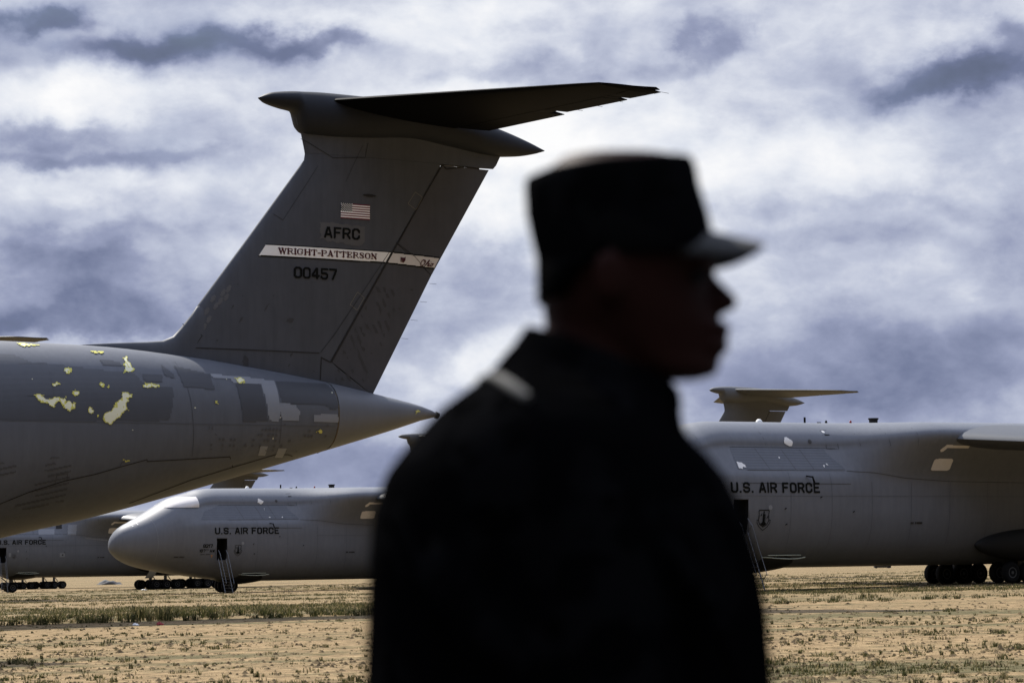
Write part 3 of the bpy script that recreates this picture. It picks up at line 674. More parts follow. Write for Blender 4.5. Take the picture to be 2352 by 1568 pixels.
def blobs(name, polys, parent, mats, jag=.05, res=.03, kind='fus', f=9, rim=.035):
    for i, P in enumerate(polys):
        def mk(S, Z, P=P, i=i):
            S2 = S + (vnoise(S, Z, f, i + 1) - .5) * jag * 2 + (vnoise(S, Z, f * 3, i + 3) - .5) * jag; Z2 = Z + (vnoise(S, Z, f, i + 9) - .5) * jag * 2 + (vnoise(S, Z, f * 3, i + 5) - .5) * jag
            a = poly_in(S2, Z2, P).astype(int)
            if len(mats) > 1:
                d = line_d(S2, Z2, P, True); a = np.where(a & ((d < rim) | (vnoise(S, Z, 12, i) > .86)), 2, a)
            return a
        decal(name, mk, bbx(P, .12), res, mats, parent, kind, off=.024)
def flat(name, P, parent, m, kind='fus', off=.014, res=.05): decal(name, lambda S, Z: poly_in(S, Z, P), bbx(P, .01), res, [m], parent, kind, off=off)

# --- nearest jet: skin patches, peeled paint, seams
dk = [[(59.97, 8.12), (61.25, 7.86), (61.31, 7.32), (60.12, 7.37)], [(62.21, 7.55), (63.2, 7.58), (63.37, 6.26), (62.37, 6.23)],
      [(63.95, 7.70), (66.21, 7.70), (66.38, 7.35), (66.4, 6.79), (66.0, 6.77), (66.01, 6.88), (63.97, 6.94)], [(58.63, 7.76), (59.36, 7.76), (59.33, 7.52), (58.65, 7.53)],
      [(59.47, 8.12), (59.8, 7.84), (59.82, 7.68), (59.49, 7.71)], [(57.2, 8.22), (57.9, 8.2), (57.95, 8.05), (57.25, 8.05)]]
lt = [[(61.32, 7.87), (62.71, 7.82), (63.87, 7.72), (63.9, 6.92), (64.53, 6.88), (64.72, 6.63), (64.68, 6.33), (63.99, 6.31), (63.91, 6.54), (63.82, 6.27), (63.42, 6.29), (63.25, 7.60), (62.13, 7.58), (62.03, 7.74), (61.34, 7.75)],
      [(65.33, 6.56), (66.38, 6.58), (66.40, 6.31), (65.34, 6.31)], [(64.0, 5.35), (64.35, 5.35), (64.35, 5.05), (64.0, 5.05)], [(63.2, 5.4), (63.5, 5.4), (63.5, 5.1), (63.2, 5.1)]]
for P in dk: flat('dark_patch', P, fA, M['dpatch'])
for P in lt: flat('light_patch', P, fA, M['lpatch'])
bandP = [(46.0, 8.2), (54.17, 8.30), (54.8, 8.0), (55.58, 8.0), (57.34, 7.85), (58.32, 7.79), (58.56, 7.46), (59.66, 7.32), (59.63, 6.79), (59.43, 6.19), (56.35, 6.11), (46, 6.1)]
decal('side_shade_band', lambda S, Z: poly_in(S, Z, bandP), bbx(bandP, .01), .06, [M['dpatch2']], fA, off=.008)  # self-shade of the near jet's side laid on as a darker band
Y = [[(58.1, 8.34), (58.3, 8.37), (58.25, 8.17), (58.33, 8.06), (58.32, 7.89), (58.07, 7.8), (57.88, 7.82), (58.05, 7.98), (57.99, 8.09), (58.1, 8.2)],
 [(55.8, 7.86), (55.91, 7.91), (56.02, 7.86), (55.97, 7.74), (55.85, 7.68), (55.77, 7.77)], [(55.22, 7.3), (55.33, 7.36), (55.5, 7.34), (55.45, 7.26), (55.3, 7.2), (55.24, 7.24)],
 [(55.94, 7.08), (56.04, 7.15), (56.16, 7.1), (56.13, 6.99), (56.02, 6.94), (55.92, 7.0)],
 [(54.56, 6.94), (54.74, 6.99), (54.86, 6.93), (54.95, 6.8), (55.05, 6.78), (55.4, 6.9), (55.41, 6.74), (55.14, 6.55), (54.94, 6.63), (54.77, 6.67), (54.65, 6.75)],
 [(55.44, 6.84), (55.67, 6.88), (55.69, 6.72), (55.82, 6.74), (56.03, 6.66), (55.91, 6.5), (55.74, 6.4), (55.57, 6.46), (55.48, 6.61)],
 [(56.44, 6.51), (56.54, 6.58), (56.65, 6.48), (56.64, 6.4), (56.53, 6.34), (56.43, 6.41)],
 [(57.75, 7.1), (57.93, 7.14), (58.11, 7.04), (58.08, 6.94), (57.91, 6.91), (57.95, 6.78), (57.82, 6.71), (57.9, 6.48), (57.69, 6.41), (57.62, 6.25), (57.41, 6.15), (57.27, 6.03), (57.09, 6.04), (56.95, 6.23), (56.99, 6.39), (57.42, 6.6), (57.37, 6.66), (57.61, 6.8), (57.73, 6.93)],
 [(58.52, 7.42), (58.81, 7.44), (59.17, 7.43), (59.16, 7.29), (58.93, 7.33), (58.74, 7.27), (58.51, 7.29)], [(56.99, 7.41), (57.07, 7.45), (57.12, 7.36), (57.03, 7.25), (56.98, 7.32)],
 [(62.16, 7.76), (62.38, 7.79), (62.64, 7.76), (62.64, 7.56), (62.3, 7.59), (62.27, 7.68)], [(54.57, 8.74), (54.98, 8.75), (55.35, 8.72), (55.11, 8.66), (54.68, 8.64)],
 [(57.06, 8.56), (57.5, 8.55), (57.52, 8.50), (57.13, 8.49)], [(70.01, 6.84), (70.21, 6.86), (70.26, 6.78), (70.06, 6.75)], [(65.47, 5.98), (65.68, 6.02), (65.77, 5.95), (65.61, 5.91)],
 [(61.26, 6.93), (61.38, 6.95), (61.39, 6.85), (61.29, 6.82)], [(57.78, 4.81), (57.95, 4.87), (58.13, 4.90), (57.93, 4.78)], [(56.7, 6.35), (56.78, 6.35), (56.76, 6.24), (56.7, 6.24)], [(57.2, 7.32), (57.28, 7.35), (57.28, 7.25), (57.2, 7.25)]]
blobs('peeled_paint', Y, fA, [M['cream'], M['yellow']])
sp = rng.random((9, 2))
decal('paint_speck', lambda S, Z: np.any([np.hypot(S - (54.5 + 11.8 * a), Z - (5.0 + 3.0 * b_)) < .012 + .012 * ((a * 37) % 1) for a, b_ in sp], axis=0), (54, 66.4, 4.9, 8.1), .03, [M['cream']], fA, off=.02)
def rows(S, Z):
    m_ = np.zeros(S.shape, bool)
    q = np.modf(S / .155)[0]; r_ = np.modf(Z / .19)[0]
    cell = vnoise(np.floor(S / .155) * 1.37, np.floor(Z / .19) * 1.71, 3.1, 4)
    return (np.hypot((q - .5) * .155, (r_ - .5) * .19) < .016 + .045 * cell * (cell > .35)) & (cell > .6) & (vnoise(S, Z, 1.6, 12) > .5)
decal('rivet_grime', lambda S, Z: rows(S, Z) & (Z < 6.25 + .1 * np.sin(S * 3)), (61.0, 66.38, 5.25, 6.3), .028, [M['softgrime2']], fA, off=.018)
seamA = [[(46.0, 1.0), (53.56, 3.37), (54.51, 3.75), (55.75, 4.13), (56.85, 4.36), (57.81, 4.63), (58.69, 4.86)], [(58.69, 4.88), (58.73, 4.80), (62.01, 5.01), (62.29, 4.66)],
         [(65.01, 4.99), (64.8, 5.1), (64.52, 5.14), (63.99, 5.13), (62.29, 4.66), (60.74, 4.22), (58.6, 3.42)], [(57.7, 4.58), (57.75, 4.75), (58.0, 4.82)], [(55.4, 4.0), (55.42, 4.3), (55.8, 4.35), (55.82, 4.1)],
         [(63.88, 6.91), (63.93, 6.24), (63.97, 5.58), (64.0, 5.13)], [(60.1, 8.3), (60.3, 7.0), (60.42, 5.6), (60.45, 5.0)], [(54.2, 8.0), (55.2, 8.05), (55.25, 6.9), (54.3, 6.9)]]
for k, P in enumerate(seamA): seam('panel_seam', P, fA, .03 if k < 3 else .02, M['grime'] if k < 3 else M['dpatch'])
seam('cone_joint', [(66.40, 7.74), (66.41, 7.35), (66.42, 6.86), (66.42, 6.31), (66.43, 5.8), (66.43, 5.5)], fA, .05, M['ochre'])
decal('belly_streak', lambda S, Z: (np.modf((Z - .21 * (S - 53)) / .19)[0] < .35) & (vnoise(S * .35, Z, 5, 3) > .45) & (vnoise(S, Z, 1.2, 6) > .3), (52.6, 55.9, 3.2, 4.9), .035, [M['dpatch2']], fA, off=.008)

# --- its fin: flag, lettering, band
def flagm(S, Z):
    s0, s1, z0, z1 = 67.0, 68.21, 13.84, 14.4
    a = (S > s0) & (S < s1) & (Z > z0) & (Z < z1); st = np.floor((z1 - Z) / (z1 - z0) * 13).astype(int)
    k = np.where(st % 2 == 0, 2, 1); can = (S < s0 + .48) & (st < 7); k = np.where(can, 3, k)
    ry = (z1 - Z) / .3015 * 9; rx = (S - s0) / .48 * 11; iy, ix = np.floor(ry).astype(int), np.floor(rx).astype(int)
    star = can & ((ix + iy) % 2 == 0) & (np.hypot((rx - ix - .5) * .0436, (ry - iy - .5) * .0335) < .0165)
    return np.where(a, np.where(star, 1, k), 0)
decal('national_flag', flagm, (67.0, 68.21, 13.84, 14.4), .0108, [M['bandwhite'], M['flagred'], M['flagblue']], nA, 'fin', off=.02)
decal('pale_patch', lambda S, Z: poly_in(S + (vnoise(S, Z, 6) - .5) * .1, Z + (vnoise(S, Z, 5, 2) - .5) * .1, [(66.17, 13.66), (67.98, 13.59), (68.02, 12.99), (67.78, 12.87), (66.18, 13.0)]), (66.0, 68.1, 12.8, 13.7), .03, [M['patch']], nA, 'fin', off=.008)
text('lettering', 'AFRC', (66.33, 67.80, 13.07, 13.50), M['black'], nA, res=.018, kind='fin', th=.20, gap=.30)
text('serial_number', '00457', (65.12, 66.86, 11.54, 11.97), M['black'], nA, res=.018, kind='fin', th=.19, gap=.26)
bandf = [(64.06, 12.74), (69.16, 12.74), (68.89, 12.28), (63.74, 12.26)]; bandr = [(69.24, 12.74), (71.30, 12.66), (71.05, 12.19), (68.97, 12.28)]
def bandm(P, S, Z):
    a = poly_in(S, Z, P); d = np.minimum(seg_d(S, Z, P[0], P[1]), seg_d(S, Z, P[3], P[2])); return np.where(a, np.where(d < .05, 2, 1), 0)
decal('white_band', lambda S, Z: bandm(bandf, S, Z), bbx(bandf, .01), .0175, [M['bandwhite'], M['black']], nA, 'fin', off=.012)
decal('white_band', lambda S, Z: bandm(bandr, S, Z), bbx(bandr, .01), .0175, [M['dwhite'], M['black']], nA, 'fin', off=.012)
text('band_lettering', 'WRIGHT-PATTERSON', (64.50, 68.56, 12.385, 12.635), M['maroon'], nA, res=.0125, kind='fin', th=.25, gap=.13, font='serif')
st8 = [(69.56, 12.57), (69.62, 12.53), (69.66, 12.55), (69.71, 12.53), (69.78, 12.58), (69.78, 12.46), (69.74, 12.40), (69.68, 12.34), (69.64, 12.37), (69.56, 12.38)]
decal('state_emblem', lambda S, Z: np.where(poly_in(S, Z, st8) & (np.hypot(S - 69.61, Z - 12.43) > .02), 1, 0), bbx(st8, .01), .012, [M['maroon']], nA, 'fin', off=.024)
oh = [[(.30, .62), (.22, .92), (.12, 1), (.02, .8), (.0, .35), (.10, .03), (.26, .05), (.36, .4), (.36, .8), (.26, .98), (.14, .9)], [(.46, .02), (.60, .95), (.66, 1), (.66, .85), (.52, .3), (.60, .5), (.70, .5), (.68, .1), (.76, .05)],
      [(.80, .48), (.77, .12), (.84, .03), (.92, .15)], [(.85, .68), (.86, .70)], [(1.05, .5), (.95, .42), (.92, .15), (.99, .03), (1.08, .12), (1.10, .36), (1.04, .5), (1.16, .44)]]
decal('script_lettering', lambda S, Z: np.min([line_d(S, Z, [(70.40 + .12 * y + .50 * x, 12.275 + .24 * y) for x, y in P]) for P in oh], axis=0) < .015, (70.36, 71.1, 12.25, 12.53), .011, [M['maroon']], nA, 'fin', off=.024)
for P, wd in (([(60.9, 9.25), (61.2, 8.85), (61.4, 8.9), (66.2, 8.87)], .03), ([(66.25, 8.9), (66.8, 9.55), (69.1, 12.75)], .018), ([(66.28, 8.74), (66.26, 7.9)], .035), ([(66.3, 8.7), (66.68, 8.55)], .04), ([(61.25, 8.85), (61.6, 9.34), (60.95, 9.75)], .025),
              ([(64.71, 13.64), (64.2, 13.95)], .015), ([(64.71, 13.64), (66.1, 15.7)], .012), ([(66.7, 8.56), (69.38, 13.0)], .07), ([(69.40, 13.0), (71.30, 16.14)], .05), ([(69.35, 13.1), (70.2, 12.6), (70.93, 11.95)], .02),
              ([(71.32, 16.15), (71.5, 15.99), (72.3, 16.14), (73.0, 16.12)], .06), ([(65.5, 16.7), (66.7, 16.05), (68.0, 16.15), (68.1, 16.7)], .02), ([(67.2, 15.2), (67.9, 16.6)], .012)):
    seam('fin_seam', P, nA, wd, kind='fin')
for P in ([(70.15, 15.02), (70.47, 14.85), (70.19, 14.36), (69.84, 14.56)], [(67.74, 11.16), (68.03, 10.97), (67.74, 10.49), (67.44, 10.69)]): seam('inspection_outline', P, nA, .014, M['patch2'], 'fin', True)
decal('air_scoop', lambda S, Z: ((S - 68.18) / .28) ** 2 + ((Z - 14.75) / .05) ** 2 < 1, (67.85, 68.5, 14.68, 14.82), .018, [M['gasket']], nA, 'fin', off=.03)
for (a, b_) in ((62.61, 11.05), (62.3, 10.61), (62.52, 10.75), (62.13, 10.42), (62.04, 10.68), (61.79, 10.22), (61.86, 9.93), (61.67, 9.64), (61.36, 9.6), (62.4, 10.9)):
    decal('scuff_spot', lambda S, Z: ((S - a - (Z - b_) * .4) / .08) ** 2 + ((Z - b_) / .13) ** 2 < 1, (a - .2, a + .2, b_ - .2, b_ + .2), .03, [M['patch']], nA, 'fin', off=.006)
decal('grease_streak', lambda S, Z: (((vnoise(S, Z * .3, 5, 3) * vnoise(S, Z, 2.3, 8)) > .62) & (Z < 8.95)) | ((vnoise(S - .6 * Z, Z * .35, 7, 5) > .93) & (vnoise(S, Z, 1.3, 7) > .55) & (S > 61.47 + .755 * (Z - 10.36) + .35)), (61.6, 66.2, 8.2, 15.8), .035, [M['softgrime3']], nA, 'fin', off=.007)
def rudsmudge(S, Z):
    u = (S - (66.7 + .555 * (Z - 8.57))); k = Z + .9 * u
    return ((np.modf((k) / .27)[0] < .42) & (vnoise(S, Z, 6, 2) > .55) & (u > .25) & (u < 1.9) & (Z < 11.4) & (vnoise(S, Z, .9, 4) > .35))
decal('rudder_smudge', rudsmudge, (66.9, 70.6, 7.9, 11.4), .035, [M['softgrime3']], nA, 'fin', off=.007)
for s, z in ((70.95, 11.65), (70.55, 10.95), (70.15, 10.25), (69.75, 9.55)):
    b = MB(); b.tube([L3(s - .05, 0, z), L3(s + .24, 0, z - .01)], .006, 6); link('static_wick', b.mesh('static_wick', M['black']), nA)
for s, t in ((74.36, 10.4), (73.85, 8.3), (73.7, 7.2), (73.5, 6.2)):
    b = MB(); b.tube([L3(s - .08, t, 17.44), L3(s + .26, t, 17.42)], .007, 6); link('static_wick', b.mesh('static_wick', M['black']), PA)
b = MB(); b.lathe([(.13, 0), (.12, .12), (.05, .13)], L3(71.17, 0, 6.73), (1, 0, -.25), 12); link('cone_tip', b.mesh('cone_tip', M['gasket']), PA)

# --- right jet
flat('dark_band', [(9.0, 6.52), (15.6, 6.52), (15.66, 6.2), (16.5, 5.38), (9.0, 5.33)], fC, M['band'], off=.01, res=.07)
flat('white_cover', [(12.91, 7.14), (13.03, 7.15), (13.36, 6.95), (13.38, 6.86), (13.30, 6.66), (13.14, 6.64), (12.79, 6.79), (12.76, 6.89)], fC, M['white'], off=.03, res=.025)
blobs('white_cover', [[(9.07, 5.74), (9.37, 5.71), (9.54, 5.59), (9.55, 5.42), (9.42, 5.48), (9.3, 5.36), (9.06, 5.38)], [(15.0, 5.62), (15.12, 5.60), (15.1, 5.5), (15.02, 5.5)], [(15.25, 5.7), (15.32, 5.7), (15.36, 5.58), (15.3, 5.56)]], fC, [M['white']], jag=.03, res=.02)
decal('white_cover', lambda S, Z: ((S - 15.93) / .09) ** 2 + ((Z - 7.50) / .07) ** 2 < 1, (15.8, 16.1, 7.4, 7.6), .02, [M['white']], fC, off=.02)
decal('white_cover', lambda S, Z: ((S - 12.1) / .04) ** 2 + ((Z - 6.0) / .05) ** 2 < 1, (12, 12.2, 5.9, 6.1), .02, [M['white']], fC, off=.02)
def sqm(S, Z): return np.maximum(np.abs(S - 22.85) / .70, np.abs(Z - 5.70) / .34) ** 1 < 1
for f_ in (fB, fC, fL):
    decal('white_square_cover', lambda S, Z: (np.abs((S - 22.87) / .72) ** 7 + np.abs((Z - 5.69 - .01 * (S - 22.8)) / .33) ** 7) < 1, (22.1, 23.65, 5.3, 6.06), .03, [M['dwhite']], f_, off=.03)
    flat('white_slot_cover', [(22.26, 6.50), (22.6, 6.78), (24.4, 6.76), (24.34, 6.62), (22.74, 6.60), (22.55, 6.42), (22.38, 6.38)], f_, M['dwhite'], off=.03, res=.03)
    for P in ([(16.5, 5.30), (18.3, 5.21), (20.48, 4.92), (23.83, 4.75), (30, 4.7)], [(9.6, 5.3), (16.4, 5.33)], [(9.0, 6.57), (16.3, 6.57)], [(9.0, 4.6), (9.05, 4.59), (16.6, 4.57)]):
        seam('panel_seam', P, f_, .028, M['softgrime'])
    for s in (10.9, 12.7, 14.0): seam('panel_seam', [(s - .25, 6.5), (s + .25, 5.36)], f_, .025, M['softgrime'])
    for s in (17.6, 19.1, 20.6, 11.3, 7.0): seam('panel_seam', [(s, 8.0), (s + .05, 7.4), (s + .15, 6.7)], f_, .02, M['softgrime'])
    seam('hatch_outline', [(15.78, 7.58), (16.3, 7.62), (16.44, 7.42), (16.51, 6.55), (15.74, 6.54)], f_, .02, M['gasket'], closed=True)
    decal('port', lambda S, Z: (np.hypot(S - 14.62, Z - 6.93) < .12), (14.4, 14.8, 6.8, 7.1), .025, [M['softgrime']], f_, off=.02)
    decal('hatch_slot', lambda S, Z: (np.abs(S - 16.05) < .16) & (np.abs(Z - 7.33) < .03), (15.85, 16.25, 7.28, 7.38), .02, [M['black']], f_, off=.02)
    decal('port', lambda S, Z: (np.hypot((S - 10.88), Z - 3.28) < .13), (10.7, 11.05, 3.1, 3.45), .02, [M['lpatch']], f_, off=.02)
    for a, b_ in ((14.38, 3.84), (11.88, 3.22), (11.99, 2.37), (16.71, 3.05)):
        bq = MB(); tq = surf(a, b_)[0]; bq.tube([L3(a, tq - .02, b_ - .03), L3(a + .04, tq + .1, b_ + .02)], .03, 6); link('drain_mast', bq.mesh('drain_mast', M['gasket']), f_)
    decal('stencil_marks', lambda S, Z: (np.abs(Z - 2.41) < .055) & (np.modf(S / .11)[0] < .75) & (np.abs(S - 21.25) > .05), (20.96, 21.85, 2.33, 2.49), .02, [M['grime']], f_, off=.02)

for f_ in (fB, fC, fL):
    for k in range(11):
        s_ = 12.3 + 2.9 * k; seam('panel_joint', [(s_, 5.2 if s_ < 16 else 4.7), (s_, 3.2), (s_, 1.1)], f_, .022, M['faintline'])
    seam('panel_joint', [(6.5, 3.9), (30, 3.9)] if f_ is not fB else [(18, 3.9), (34, 3.9)], f_, .018, M['faintline'])
for s_ in (47.5, 50.4, 53.2): seam('panel_joint', [(s_, 8.0), (s_, 6.0), (s_, 3.8)], fA, .022, M['faintline'])
seam('panel_joint', [(46, 6.05), (56.4, 6.08), (60.4, 6.1), (66.3, 6.15)], fA, .02, M['faintline'])
def emblem(parent, s0, z0, k=1.0, m=None):
    X = lambda P: [(s0 + x * k, z0 + y * k) for x, y in P]
    sh = X([(-.32, .42), (.32, .42), (.36, .36), (.33, .22), (.35, -.18), (.25, -.38), (0, -.52), (-.25, -.38), (-.35, -.18), (-.33, .22), (-.36, .36)])
    ban1 = X([(-.35, -.12), (-.46, -.14), (-.44, -.30), (-.28, -.52), (0, -.72), (.28, -.52), (.44, -.30), (.46, -.14), (.35, -.12)])
    fig = X([(-.05, .25), (.04, .25), (.06, .1), (.05, -.2), (.12, -.34), (-.14, -.34), (-.07, -.2), (-.08, .1)]); base = X([(-.2, -.3), (.2, -.3), (.18, -.38), (0, -.47), (-.18, -.38)])
    head = X([(0.0, .31)])[0]; gun = X([(.09, .2), (.1, -.34)]); p1 = X([(-.27, .06), (-.2, .18), (-.13, .26), (-.15, .12)]); p2 = X([(.18, -.08), (.22, .02), (.3, .14), (.27, -.02)])
    wv = .022 * k
    def f(S, Z):
        m_ = (line_d(S, Z, sh, True) < wv) | (line_d(S, Z, ban1) < wv * .8)
        m_ |= poly_in(S, Z, fig) | poly_in(S, Z, base) | (np.hypot(S - head[0], Z - head[1]) < .045 * k) | (line_d(S, Z, gun) < wv * .7)
        m_ |= poly_in(S, Z, p1) | poly_in(S, Z, p2); return m_
    decal('shield_emblem', f, (s0 - .5 * k, s0 + .5 * k, z0 - .76 * k, z0 + .46 * k), .016, [m or M['black']], parent, off=.022)
emblem(fC, 10.46, 2.74, .95); emblem(fB, 10.46, 2.78, .80)
emblem(fL, 10.4, 2.75, .6, M['softgrime']); flat('pale_square', [(9.75, 3.05), (10.0, 3.05), (10.0, 2.6), (9.75, 2.6)], fL, M['lpatch'])

# --- middle jet
ink(fB, 'number_lettering', '8217', (7.26, 8.12, 2.92, 3.24), res=.02, th=.2, gap=.26)
ink(fB, 'unit_lettering', '167', (6.98, 7.50, 2.55, 2.80), res=.02, th=.2, gap=.26); ink(fB, 'unit_lettering', 'TH', (7.55, 7.76, 2.70, 2.80), res=.02, th=.2, gap=.2); ink(fB, 'unit_lettering', 'AW', (7.88, 8.32, 2.53, 2.78), res=.02, th=.2, gap=.26)
for a, b_ in ((4.9, 2.16), (7.1, 2.36)): decal('stencil_marks', lambda S, Z: (np.abs(Z - b_) < .05) & (np.modf(S / .1)[0] < .7) & (np.abs(S - a - .4) > .05), (a, a + .85, b_ - .06, b_ + .06), .02, [M['grime']], fB, off=.02)
decal('orange_mark', lambda S, Z: (line_d(S, Z, [(8.02, 2.27), (8.14, 2.27), (8.08, 2.08)]) < .022), (7.95, 8.2, 2.0, 2.32), .02, [M['orange']], fB, off=.02)
seam('nose_mark', [(1.50, 5.06), (1.66, 4.98), (1.70, 4.78)], fB, .06, M['white'], off=.03); seam('nose_mark', [(1.86, 5.22), (2.04, 5.13), (2.08, 4.92)], fB, .06, M['white'], off=.03)
seam('nose_joint', [(3.0, 5.6), (3.25, 5.0), (3.4, 4.0), (3.45, 3.0), (3.4, 1.8)], fB, .03, M['patch3'])
flat('dark_band', [(9.0, 6.50), (15.6, 6.50), (15.66, 6.2), (16.5, 5.38), (7.2, 5.3), (7.6, 6.0)], fB, M['band'], off=.01, res=.08)
blobs('white_cover', [[(12.91, 7.14), (13.36, 6.95), (13.38, 6.86), (13.14, 6.62), (12.79, 6.79)], [(14.8, 5.5), (14.92, 5.6), (14.9, 5.45)], [(13.5, 5.52), (13.7, 5.54), (13.7, 5.44)], [(13.3, 6.3), (13.34, 6.3), (13.3, 6.0)]], fB, [M['white']], jag=.02, res=.03)
def cover(parent):
    P = [(4.40, 6.36), (5.0, 6.72), (5.55, 7.05), (6.0, 7.20), (7.05, 7.25), (7.2, 6.9), (7.28, 6.42), (7.1, 6.40), (6.0, 6.36)]
    for sg in (1, -1):
        V = []; F = []; S, Z = [], []
        n_, m_ = 14, 10
        for i in range(n_ + 1):
            s = 4.45 + 2.8 * i / n_; zt = min(sm(ZT, s) - .05, 7.32); zb = 6.38
            for j in range(m_ + 1):
                z = zb + (zt - zb) * j / m_; V.append(L3(s, sg * (surf(s, z)[0] + .05 + .10 * math.sin(math.pi * j / m_) * min(1, i / 4)), z))
        for i in range(n_):
            for j in range(m_): a = i * (m_ + 1) + j; F.append((a, a + 1, a + m_ + 2, a + m_ + 1))
        link('window_cover', fixn(mesh('window_cover', V, F, M['dwhite'])), parent)
for f_ in (fB, fL, fT): cover(f_)
# --- left jet
flat('light_patch', [(13.55, 5.95), (15.62, 5.95), (15.5, 5.3), (13.52, 5.3)], fL, M['lpatch'], res=.06); flat('light_patch', [(17.3, 6.45), (18.3, 6.45), (18.17, 5.2), (17.12, 5.2)], fL, M['lpatch'], res=.06)
flat('window', [(15.85, 6.42), (16.59, 6.45), (16.53, 5.98), (15.8, 5.98)], fL, M['gasket'], off=.03)
flat('pale_square', [(16.13, 2.99), (16.78, 2.99), (16.78, 2.51), (16.13, 2.51)], fL, M['lpatch']); decal('port', lambda S, Z: np.hypot(S - 16.5, Z - 2.76) < .09, (16.35, 16.65, 2.6, 2.9), .03, [M['gasket']], fL, off=.025)
flat('light_patch', [(19.28, 4.84), (20.42, 4.75), (22.57, 4.52), (22.51, 4.40), (19.56, 4.70)], fL, M['patch3']); flat('white_wrap', [(27.7, 1.05), (28.75, 1.0), (28.45, .35), (27.4, .35)], fL, M['white'], off=.75)

# ------------------------------------------------------------------ boarding ladders
def ladder(mw, label):
    foot = mw @ L3(8.92, 4.95, 0); foot.z = gz(foot.x, foot.y); th = mw.to_euler().z
    root = bpy.data.objects.new('boarding_ladder', None); COL.objects.link(root); root.location = foot; root.rotation_euler = (0, 0, th)
    root['label'] = label; root['category'] = 'ladder'; root['group'] = 'boarding ladders at the open doors'
    top = Matrix.Rotation(-th, 4, 'Z') @ (mw @ L3(8.92, 3.52, 1.95) - foot)
    d = top
    for x in (-.36, .36):
        b = MB(); b.tube([Vector((x, 0, .02)), Vector((x, d.y, d.z))], .035, 6); link('rail', b.mesh('rail', M['alu']), root)
        b = MB(); o = Vector((0, -.42, .42)); a0, a1 = Vector((x, 0, .1)) + o * .9, Vector((x, d.y, d.z)) + o * .9
        b.tube([a0 + (a1 - a0) * .12, a1, Vector((x, d.y, d.z + .75))], .022, 6)
        for q in (.15, .45, .75, 1.0): p_ = Vector((x, 0, .05)).lerp(Vector((x, d.y, d.z)), q); b.tube([p_, a0.lerp(a1, q)], .016, 5)
        link('handrail', b.mesh('handrail', M['alu']), root)
    for k in range(11):
        q = (k + .6) / 11.3; p_ = Vector((0, d.y * q, d.z * q)); b = MB(); b.box(p_, (.70, .16, .03)); link('step', b.mesh('step', M['alu'], False), root)
ladder(mB, 'metal boarding ladder below the open door beside number 8217')
ladder(mC, 'metal boarding ladder at the right jet, partly hidden by the person')
ladder(mL, 'metal boarding ladder at the left edge of the picture')

# ------------------------------------------------------------------ things on the ground
def place(px, py, Y):
    x = (px - 1176) / 5553 * Y; return Vector((x, Y, gz(x, Y)))
def cloth(name, label, cat, p, sx, sy, h, m, seed):
    V = []; F = []; n_ = 16
    for i in range(n_ + 1):
        for j in range(n_ + 1):
            u, v = i / n_ * 2 - 1, j / n_ * 2 - 1; e = max(0, 1 - (abs(u) ** 2.5 + abs(v) ** 2.5)); a = mnoise.noise(Vector((u * 2.2 + seed, v * 2.2, seed)))
            V.append((u * sx * (1 + .15 * a), v * sy * (1 + .15 * a), h * (e ** .6) * (.65 + .6 * a - .35 * u) + .01))
    for i in range(n_):
        for j in range(n_): a = i * (n_ + 1) + j; F.append((a, a + 1, a + n_ + 2, a + n_ + 1))
    o = link(name, mesh(name, V, F, m), None, label, cat, loc=p); md = o.modifiers.new('s', 'SOLIDIFY'); md.thickness = .02; return o
cloth('crumpled_cover', 'crumpled grey cover lying on the soil under the rounded nose, left of the far wheels', 'cover', place(258, 0, 560), 2.8, 1.6, 1.2, M['tarp'], 3)
cloth('white_scrap', 'small white scrap on the ground in front of the far jet wheels', 'scrap', place(335, 0, 285), .35, .25, .12, M['white'], 5)
cloth('red_rag', 'small red rag at the edge of the tall grass strip', 'rag', place(373, 0, 74.5), .10, .08, .09, M['red'], 8)
cloth('white_rag', 'small white rag at the edge of the tall grass strip', 'rag', place(318, 0, 74.3), .09, .06, .06, M['white'], 9)
cb = MB(); cb.box((0, 0, .42), (3.4, 1.3, .62)); cb.box((0, 0, .77), (3.5, 1.4, .1)); 
for x in (-1.3, 1.3): cb.box((x, 0, .05), (.3, 1.3, .12))
link('storage_box', cb.mesh('storage_box', M['gasket'], False), None, 'dark low storage box on the ground beyond the belly of the right jet', 'box', loc=place(2023, 0, 500))

for o_ in list(COL.objects):
    if o_.name.split('.')[0] in ('grease_streak', 'rudder_smudge', 'belly_streak', 'rivet_grime', 'paint_speck'): o_['kind'] = 'stuff'

def repaint(o, m):
    for sl_ in o.material_slots[:1]: sl_.link = 'OBJECT'; sl_.material = m
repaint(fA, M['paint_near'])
for root_ in (PB, PC, PL, PT, PU):
    for o_ in root_.children_recursive:
        if o_.name.split('.')[0] in ('vertical_fin', 'dorsal_fillet', 'rudder', 'stabilizer', 'elevator', 'tail_bullet'): repaint(o_, M['tail_far'])

